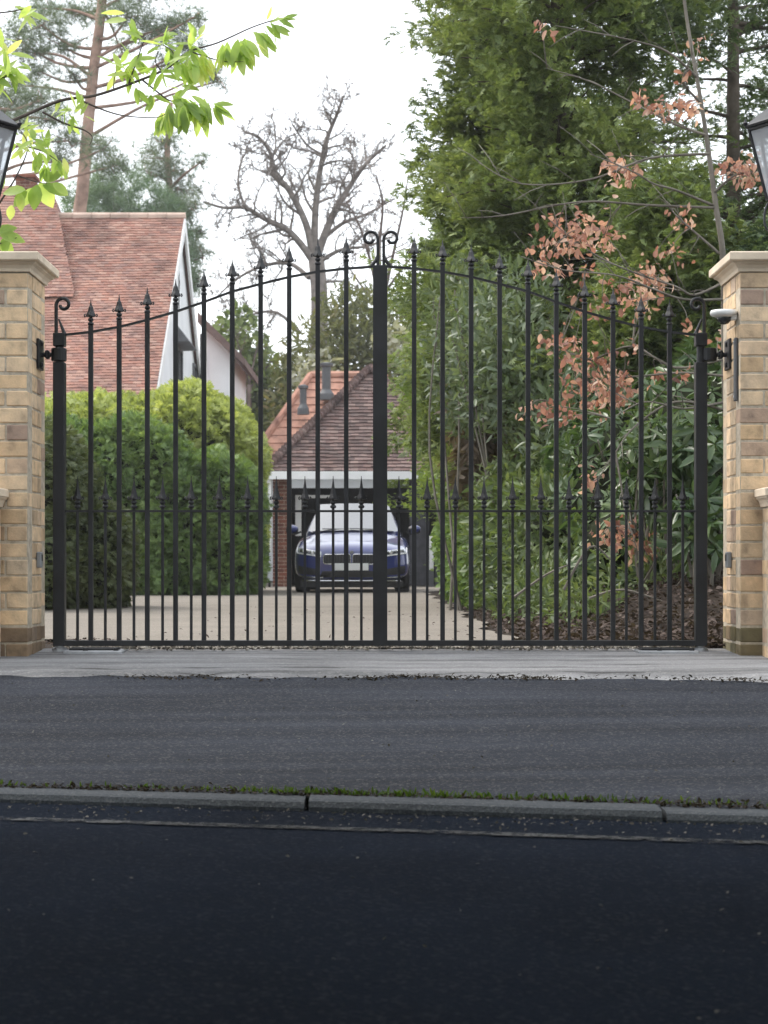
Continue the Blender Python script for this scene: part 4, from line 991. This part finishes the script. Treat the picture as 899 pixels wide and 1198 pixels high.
# lime-leaved tree whose branch reaches over from the left
def lime_tree():
    Y=9.0
    t=thing('overhanging_tree','leafy branch with fresh lime-green leaves reaching in above the left lantern','tree',(-2.9,9.4,-.05))
    def p(x,y,dy=0): return np.array(at(x,y,Y+dy))
    k=MB()
    tr=[(-2.9,9.4,-.1),(-2.85,9.4,1.0),(-2.75,9.35,1.8),(-2.7,9.3,2.6),(-2.8,9.3,3.6)]; c=catmull(tr,5); k.tube(c,[.06-.03*i/len(c) for i in range(len(c))],9)
    br=[([(-230,230,.3),(-120,180,.2),(-20,153),(20,139),(70,118),(110,112),(150,99),(190,83),(206,72),(222,60),(255,50),(295,32),(325,22)],.0105),
        ([(96,118),(125,130),(150,136),(185,137),(200,128)],.005),([(50,131),(75,144),(98,152),(108,160),(105,170)],.0055),([(-60,330,.1),(0,237),(20,205),(33,172),(24,152)],.007),
        ([(190,84),(182,72),(186,60)],.004),([(206,72),(200,58),(180,48)],.004),([(133,106),(134,92),(136,82)],.004),([(150,100),(160,72),(170,45),(178,40)],.0045),([(165,92),(185,108),(200,118),(225,122),(250,124)],.005),
        ([(33,172),(52,178),(70,190)],.004),([(20,205),(40,212),(55,215)],.004),([(-60,90),(0,92),(12,80)],.006),([(-80,20),(0,15),(30,10)],.006),([(-60,300),(0,285),(20,278)],.005),([(222,60),(240,66),(262,72),(285,72)],.004)]
    for pts,r in br:
        c=catmull([p(*q) for q in pts],5); k.tube(c,[r*(1-.75*i/len(c)) for i in range(len(c))],6)
    k.obj('branches',M['twig'],t,True)
    # clusters: x,y,n,len(m),droop,spread dir (angle deg in picture, 90 = down)
    cl=[(145,18,1,.115,0,160),(152,26,1,.09,0,80),(190,55,5,.10,0,None),(166,44,3,.10,0,200),(205,42,3,.10,0,200),(232,44,2,.09,0,270),(222,54,4,.11,0,None),(190,78,5,.10,.3,None),(150,80,7,.105,.3,None),(136,82,5,.10,.4,None),(160,72,4,.10,.3,None),(210,75,7,.11,.5,None),(225,70,6,.11,.6,70),(240,66,5,.11,.4,60),(262,54,7,.115,1,85),(278,52,6,.125,1,75),(290,48,6,.12,.9,60),(303,38,5,.115,.7,50),(318,30,4,.105,.4,40),(326,22,3,.09,0,15),(315,28,2,.085,0,330),
        (205,118,6,.11,.3,20),(222,120,6,.115,.4,30),(215,105,4,.11,0,None),(190,136,6,.115,1,105),(200,128,6,.12,.9,75),(215,126,6,.12,1,85),(228,124,6,.125,1,85),(240,122,6,.12,.9,70),(250,124,5,.11,.5,40),(180,112,4,.09,.2,None),(160,108,2,.085,0,80),
        (25,10,3,.12,.2,20),(40,12,2,.11,.2,150),(5,60,4,.11,.4,None),(0,82,5,.11,.4,None),(12,82,4,.10,.5,60),(0,95,4,.11,.6,None),(-3,40,3,.10,.3,None),(20,75,1,.08,.2,30),
        (30,150,5,.085,.3,None),(40,165,6,.09,.4,None),(55,172,6,.085,.5,None),(45,180,4,.085,.6,80),(68,188,4,.08,.8,85),(78,190,2,.08,.5,60),(52,195,3,.085,.7,95),(70,130,4,.07,.2,None),(88,128,4,.07,.2,None),(100,135,2,.07,.2,None),(80,135,3,.07,.2,None),(24,170,3,.08,.3,None)]
    g=np.random.default_rng(12); P=[];D=[];Nn=[];Sc=[]
    for (x,y,n,l,dr,ang) in cl:
        c=p(x,y,g.normal()*.05)
        for i in range(int(n*1.7+.5)):
            a=math.radians(ang if ang is not None else g.uniform(0,360))+g.normal()*.42
            d=np.array((math.cos(a),g.normal()*.45,-math.sin(a)-dr*.5)); P.append(c+g.normal(size=3)*.014); D.append(d); Nn.append(np.array((g.normal()*.5,-.6+g.normal()*.5,.7))); Sc.append(l*(.85+.3*g.random()))
    b=MB(); scatter(b,T_leaf(.33,.03,-.10),P,D,Nn,Sc)
    P=[];D=[];Nn=[];Sc=[]
    for (x,y,ang,l) in [(30,222,175,.11),(32,224,140,.10),(25,226,95,.085),(50,216,20,.12),(46,214,60,.13),(44,216,100,.12),(52,212,330,.10),(38,220,115,.09),(0,275,10,.12),(2,280,60,.10),(-4,272,340,.10),(8,276,100,.09),(14,240,100,.07),(62,214,35,.09),(5,205,110,.09)]:
        a=math.radians(ang); P.append(p(x,y,g.normal()*.03)); D.append((math.cos(a),g.normal()*.2,-math.sin(a))); Nn.append((g.normal()*.3,-.8,.6)); Sc.append(l*1.05)
    scatter(b,T_leaf(.62,.05,-.12),P,D,Nn,Sc)
    b.obj('leaves',M['lime'],t)
lime_tree()

# ------------------------------------------------------------------ bare trees
def grow(k,path,r0,r1,lev,rg,tw=.55,dens=1.0,minr=.008):
    c=path; n=len(c)
    k.tube(c,[r0+(r1-r0)*i/(n-1) for i in range(n)],7 if r0>.08 else (5 if r0>.03 else 3),False)
    if lev==0: return
    Lt=sum(np.linalg.norm(c[i+1]-c[i]) for i in range(n-1))
    cnt=max(2,int(dens*(4+Lt*1.3)))
    for j in range(cnt):
        s=.22+.78*(j+rg.random())/cnt; i=min(n-2,int(s*(n-1))); p=c[i]; d=c[i+1]-c[i]; d/=np.linalg.norm(d)
        r=(r0+(r1-r0)*s)
        e=np.array((rg.gauss(0,1),rg.gauss(0,1),rg.gauss(.15,.8))); e-=d*np.dot(e,d); e/=np.linalg.norm(e)+1e-6
        dd=d*.55+e*.85; L=Lt*tw*rg.uniform(.35,.8)*(1.15-.6*s)
        pts=[p]; v=dd/np.linalg.norm(dd)
        for q in range(4):
            v=v+np.array((rg.gauss(0,.28),rg.gauss(0,.28),rg.gauss(.07,.28))); v/=np.linalg.norm(v); pts.append(pts[-1]+v*L/4)
        grow(k,catmull(pts,2) if r>.03 else pts,max(minr,r*.5),max(minr*.5,r*.14),lev-1,rg,tw,dens,minr)
def bare_tree(label,Y,limbs,trunk,tr0,tr1,seed,lev=3,dens=1,bark='oakbark',minr=.010,name='bare_tree'):
    b=at(trunk[0][0],trunk[0][1],Y); t=thing(name,label,'tree',(b.x,Y,-.05)); rg=random.Random(seed)
    k=MB(); c=catmull([np.array((b.x,Y,-.1))]+[np.array(at(x,y,Y)) for x,y in trunk],5); k.tube(c,[tr0+(tr1-tr0)*i/len(c) for i in range(len(c))],12)
    k.obj('trunk',M[bark],t,True); k=MB()
    for pts,r in limbs:
        dy=rg.uniform(-3,3); m=len(pts)
        P=[np.array(at(x,y,Y+dy*(i/(m-1)))) for i,(x,y) in enumerate(pts)]
        grow(k,catmull(P,4),r*.78,r*.2,lev,rg,.55,dens,minr)
    k.obj('branches',M[bark],t,True); return t
bare_tree('big bare oak with spreading leafless limbs behind the gate',70.0,
 [([(370,310),(352,285),(335,268),(310,256),(287,243),(262,243),(238,236)],.20),([(287,243),(279,215),(284,185),(300,170)],.09),([(366,300),(358,262),(338,222),(320,202),(317,180),(302,160),(286,155)],.20),
  ([(368,300),(369,250),(374,205),(382,165),(394,135),(402,112)],.20),([(376,180),(360,170),(345,150),(340,140)],.07),([(372,296),(388,255),(405,225),(428,192),(452,170)],.22),([(410,218),(416,195),(410,175),(412,160)],.08),
  ([(376,305),(400,292),(430,288),(456,278)],.12),([(362,325),(338,308),(305,312),(275,328),(252,350)],.13),([(352,390),(325,366),(295,368),(272,385),(240,392)],.10),([(372,285),(400,262),(430,250),(462,232)],.13),([(380,330),(405,330),(430,345)],.08)],
 [(374,640),(374,500),(373,420),(374,350),(370,300)],.40,.30,3,3,2.1,minr=.012)
bare_tree('fine-twigged bare tree to the right of the big oak',62.0,
 [([(446,360),(432,300),(420,262),(405,235)],.09),([(446,350),(444,290),(448,240),(440,205)],.10),([(450,345),(462,290),(472,245),(478,205)],.09),([(446,365),(420,330),(400,300)],.07),([(452,340),(474,310),(500,280)],.07)],
 [(447,640),(446,500),(446,360)],.17,.12,8,3,1.0,'twigpink',.008)  if True else None
bare_tree('low bare thicket tree beside the white wing of the house',57.0,
 [([(292,450),(285,425),(278,400),(270,385)],.05),([(292,450),(298,420),(304,395)],.05),([(292,455),(312,430),(330,410)],.045),([(290,455),(272,440),(262,425)],.04)],
 [(292,640),(292,450)],.10,.07,13,3,1.1,'twigpink',.008)

# pines behind the house
def pine(label,Y,trunk,r0,r1,clumps,seed,branches=(),mat='pine',size=.26,per=150):
    b=at(trunk[0][0],640,Y); rg=np.random.default_rng(seed); rr=random.Random(seed)
    t=thing('pine_tree',label,'tree',(b.x,Y,-.05),'pines behind the house')
    P=[np.array((b.x,Y,-.1))]+[np.array(at(x,y,Y)) for x,y in trunk]; c=catmull(P,6); k=MB(); k.tube(c,[r0+(r1-r0)*i/len(c) for i in range(len(c))],10)
    Q=[];D=[]
    for (x,y,rx,ry) in clumps:
        dy=rg.normal()*1.3; C=np.array(at(x,y,Y+dy)); s=Y/F
        # branch from the trunk
        j=int(np.argmin([abs(q[2]-(C[2]-abs(C[0]-q[0])*.35)) for q in c])); 
        k.tube(catmull([c[j],(c[j]+C)/2+np.array((0,0,rr.uniform(-.3,.3))),C],4),[.07-.0055*i for i in range(9)],5)
        m=max(10,int(per*rx*ry/600)); v=rg.normal(size=(m,3))*.5
        pts=C+v*np.array((rx*s,rx*s,ry*s)); Q.append(pts); d=v.copy(); d[:,2]+=.7; D.append(d)
        for i in range(5):
            k.tube([C,(C+pts[i])/2+rg.normal(size=3)*.1,pts[i]],[.03,.02,.01],3)
    Q=np.concatenate(Q);D=np.concatenate(D)
    tu=MB(); scatter(tu,TUFT,Q,D+rg.normal(size=Q.shape)*.4,rnd(len(Q)),size*(.7+.6*rg.random(len(Q))))
    k.obj('trunk',M['pinebark'],t,True); tu.obj('crown',M[mat],t); return t
pine('tall pine with a pinkish trunk rising behind the red roof',60.0,[(92,300),(97,220),(103,150),(110,80),(119,10),(126,-90)],.235,.14,
 [(20,45,28,20),(50,30,30,18),(75,55,26,16),(60,10,36,16),(100,15,30,18),(150,20,34,20),(180,35,30,20),(205,30,26,16),(218,55,22,14),(140,55,18,12),(25,100,22,14),(50,85,20,12),(160,-10,50,18),(195,75,18,12),(228,20,16,12),(40,62,22,12),(85,85,16,10),(240,85,16,14),(255,95,14,12)],31)
pine('pine with broad drooping foliage close to the left edge',55.0,[(-20,400),(-15,260),(-10,100),(-5,-60)],.28,.18,
 [(15,120,40,16),(50,115,34,14),(-5,140,44,18),(60,140,26,12),(20,150,30,12),(80,165,26,14),(120,175,26,14),(130,195,22,16),(70,190,20,12)],32)
pine('thin pine with sparse foliage to the right of the red roof ridge',66.0,[(205,300),(200,230),(196,180),(200,120)],.16,.08,
 [(185,185,26,18),(205,200,26,20),(215,225,22,20),(195,165,22,14),(225,245,14,16),(228,290,12,18),(230,330,12,20),(238,300,9,14),(175,205,22,16),(235,190,12,10),(232,270,10,12)],33)
bush('evergreen_tree','rounded blue-green tree peeping over the red roof ridge','tree',[((-8.9,64,11.4),(1.9,2,2.6),2.2),((-7.7,65,11.3),(1.1,2,2.2),2.2),((-10.0,64,11.9),(1.3,2,2.2),2.2)],'bluegreen',TUFT,.40,20,35,.5,.5,0,None,3)

# mixed trees and shrubs behind the garage
bush('holly_tree','dark green ivy-clad tree left of the garage roof peak','tree',[((-4.6,58,6.4),(1.0,1,2.0),2.2),((-4.0,58,5.0),(1.3,1,2.0),2.2),((-3.2,58,4.4),(1.2,1,1.8),2.2)],'conifer',LEAFB,.26,75,41,.6,.5,0,None,3)
bush('olive_tree','olive and brown leafy tree directly behind the garage peak','tree',[((-1.6,56,6.2),(1.6,1.5,2.0),2.2),((-.2,56,6.0),(1.3,1.5,2.6),2.2),((-2.4,56,5.2),(1.2,1.3,1.6),2.2),((.9,55,5.6),(1.1,1.3,2.8),2.2),((-1.0,57,8.0),(1.2,1,1.2),2.0)],'olive',LEAFN,.30,70,42,.75,.4,0,None,6)
bush('white_flowering_shrub','pale shrub with whitish leaves above the orange roof','tree',[((-1.9,53,5.6),(.8,.8,.9),2.0),((.2,53,6.7),(.5,.6,.6),2.0)],'paleleaf',LEAFB,.22,60,43,.7,.4,0,None,4)
bush('backdrop_tree','mid green tree filling the skyline right of the garage','tree',[((3.2,48,3.6),(2.4,1.6,3.8),2.2),((6.5,46,4.0),(3.0,1.6,4.2),2.2)],'olive',LEAFN,.32,70,44,.5,.5,.7)
bush('backdrop_tree','dark tree mass far behind the open conifers','tree',[((9.0,34,3.2),(3.5,1.6,3.6),2.2),((4.8,31,2.4),(2.2,1.2,2.8),2.2)],'conifer2',LEAFN,.30,80,45,.5,.5,.75)
bush('boundary_hedge','long dark hedge closing the garden behind the white house','hedge',[((-16,62,1.5),(12,1.2,2.2),4),((2,62,1.5),(9,1.2,2.2),4)],'hedge2',LEAFN,.3,40,46,.3,.6,.85)

# ------------------------------------------------------------------ ground litter
def lay(name,label,cat,P,mat,size,seed,flat=.35,tm=None):
    g=np.random.default_rng(seed); P=np.array(P); m=len(P)
    d=g.normal(size=(m,3)); d[:,2]*=flat; n=g.normal(size=(m,3))*flat; n[:,2]+=1
    b=MB(); scatter(b,tm or T_leaf(.55,.1,-.18),P,d,n,size*(.5+g.random(m))); return stuff(b.obj(name,M[mat],None),label,cat)
g=np.random.default_rng(50)
P=[]
for i in range(15000):
    y=8.75+g.random()**1.6*9; x=.72+g.random()**.9*(2.6 if y>9.4 else 1.2)+g.normal()*.04
    if y<9.8: x=max(x,.62+(9.8-y)*.18+g.normal()*.1)
    P.append((x,y,bank(x,y)+.03*g.random()))
lay('leaf_litter','brown fallen leaves covering the bed to the right of the drive','leaf litter',P,'litter',.034,51)
P=[(g.normal()*.16-1.42,8.62+abs(g.normal())*.35,.0+.02*g.random()) for i in range(260)]+[(g.uniform(-1.5,1.5),8.6+abs(g.normal())*.12,.004+.004*g.random()) for i in range(160)]+[(g.uniform(-1.3,.7),8.7+9*g.random()**1.5,.002) for i in range(120)]+[(1.5+g.normal()*.12,8.6+abs(g.normal())*.15,.01+.02*g.random()) for i in range(140)]
lay('drive_debris','dark leaf crumbs gathered round the gate feet','leaf litter',[(x,y,z+drive_z(y)) for x,y,z in P],'litter',.022,52)
P=[]
for i in range(2600):
    x=g.uniform(-2.6,2.6)
    if math.sin(x*5.3)+math.sin(x*2.1+1)+g.normal()*.6<-.1: continue
    P.append((x,7.55-.05*x+wob(x)-.018+g.normal()*.03,0))
P=[(x,y,pav_z(x,y)+.004+.004*g.random()) for x,y,_ in P]
lay('edge_grit','grit and leaf crumbs along the broken edge of the concrete','grit',P,'litterdark',.015,53)
P=[(g.uniform(-1.55,1.5),8.63+g.normal()*.075,-.004+.006*g.random()) for i in range(2600)]
lay('loose_gravel','loose pale gravel spilling under the gate onto the concrete','gravel',P,'pebble',.016,57,.5,T_leaf_small(.9,.2,-.1))
P=[]
for i in range(2600):
    x=g.uniform(-2.2,2.2); y=kerb_y(x)+.112+abs(g.normal()+.3)*.03; P.append((x,y,pav_z(x,y)+.002+.006*g.random()))
lay('kerb_debris','dark leaf mould packed along the back of the kerb','leaf litter',P,'litterdark',.014,54)
P=[]
for i in range(2300):
    x=g.uniform(-1.6,1.8); f=math.exp(-((x+.05)/.35)**2)+.75*math.exp(-((x-.0-.0)/.16)**2)+.35*math.exp(-((x-.55)/.3)**2)+.12
    if g.random()>f: continue
    y=kerb_y(x)+.125+abs(g.normal())*.022; P.append((x,y,pav_z(x,y)+.002))
b=MB(); PP=np.array(P); scatter(b,LEAFN,PP,np.stack([g.normal(size=len(P))*.5,g.normal(size=len(P))*.5,np.ones(len(P))],1),g.normal(size=(len(P),3)),.016*(.5+g.random(len(P))))
stuff(b.obj('moss',M['moss']),'green moss and tiny weeds behind the kerb','moss')
P=[]
for i in range(620):
    x=g.uniform(-2,2); y=kerb_y(x)-.02-abs(g.normal())*.12; P.append((x,y,-.255))
for i in range(520):
    x=g.uniform(-2.6,2.6); y=g.uniform(kerb_y(x)+.15,7.5); P.append((x,y,pav_z(x,y)+.003))
for i in range(90):
    x=g.uniform(-1.5,1.5); y=g.uniform(2.6,kerb_y(x)-.05); P.append((x,y,-.262+.003))
lay('scattered_grit','small pale stones and leaf bits scattered over road and pavement','grit',P,'grit',.009,55)
# pale dead twigs over the bed
tw=thing('fallen_branch','pale dead branch lying low across the leaf bed by the right post','branch',(1.5,10.2,0))
k=MB(); rg=random.Random(9)
for pts in ([(795,690),(815,705),(845,690)],[(690,700),(730,690),(790,708),(835,712)],[(660,690),(690,640),(715,655)],[(740,700),(760,670),(775,640)],[(600,700),(640,672),(668,660)],[(700,720),(740,712),(775,702),(812,660)]):
    dy=rg.uniform(-.3,1.4); c=catmull([np.array(at(x,y,10.3+dy)) for x,y in pts],5); k.tube(c,[.009-.0005*i for i in range(len(c))],5)
k.obj('sticks',M['palebark'],tw)
# ------------------------------------------------------------------ unseen low tree canopy, added to darken the near road
def shade_canopy():
    t=thing('added_shade_tree','unseen broad low tree added on the near verge to shade the road','tree',(.6,-5.6,-.25))
    k=MB(); k.tube(catmull([(.6,-5.6,-.3),(.65,-5.5,1.0),(.5,-5.2,2.0),(.4,-4.6,2.7)],5),[.26-.007*i for i in range(16)],10)
    rg=np.random.default_rng(91); r2=random.Random(91)
    for i in range(13):
        e=(-5+10*i/12,r2.uniform(1.5,4.0),r2.uniform(2.35,2.7)); k.tube(catmull([(.5,-5.0,2.3),(e[0]*.5,-1.5,2.9),e],6),[.09-.006*j for j in range(13)],6)
    k.obj('trunk',M['bark'],t,True)
    m=36000; P=np.stack([rg.uniform(-7.5,7.5,m),rg.uniform(-6.5,4.95,m),2.26+.62*rg.random(m)**1.2],1)
    P[:,1]+=.25*np.sin(P[:,0]*2.1)+.2*np.sin(P[:,0]*5.3)
    d=rg.normal(size=(m,3)); d[:,2]-=.3; n=rg.normal(size=(m,3))*.5; n[:,2]+=1
    b=MB(); scatter(b,T_leaf_small(.55,.05,-.15),P,d,n,.17*(.7+.6*rg.random(m))); b.obj('crown',M['conifer'],t)
shade_canopy()

# ------------------------------------------------------------------ thin haze volume, added to pale the distance
hz=MB().box(-205,205,-155,255,-1.5,14.0).obj('haze',bpy.data.materials.new('haze_air'))
hm=hz.data.materials[0]; hm.use_nodes=True; nt=hm.node_tree; nt.nodes.clear()
ou=nt.nodes.new('ShaderNodeOutputMaterial'); pv_=nt.nodes.new('ShaderNodeVolumePrincipled'); pv_.inputs['Density'].default_value=.0008; pv_.inputs['Color'].default_value=(.97,.98,1,1); pv_.inputs['Anisotropy'].default_value=.3
nt.links.new(pv_.outputs[0],ou.inputs['Volume']); hz['kind']='stuff'; hz['label']='thin pale haze added to lighten the distance'; hz['category']='haze'
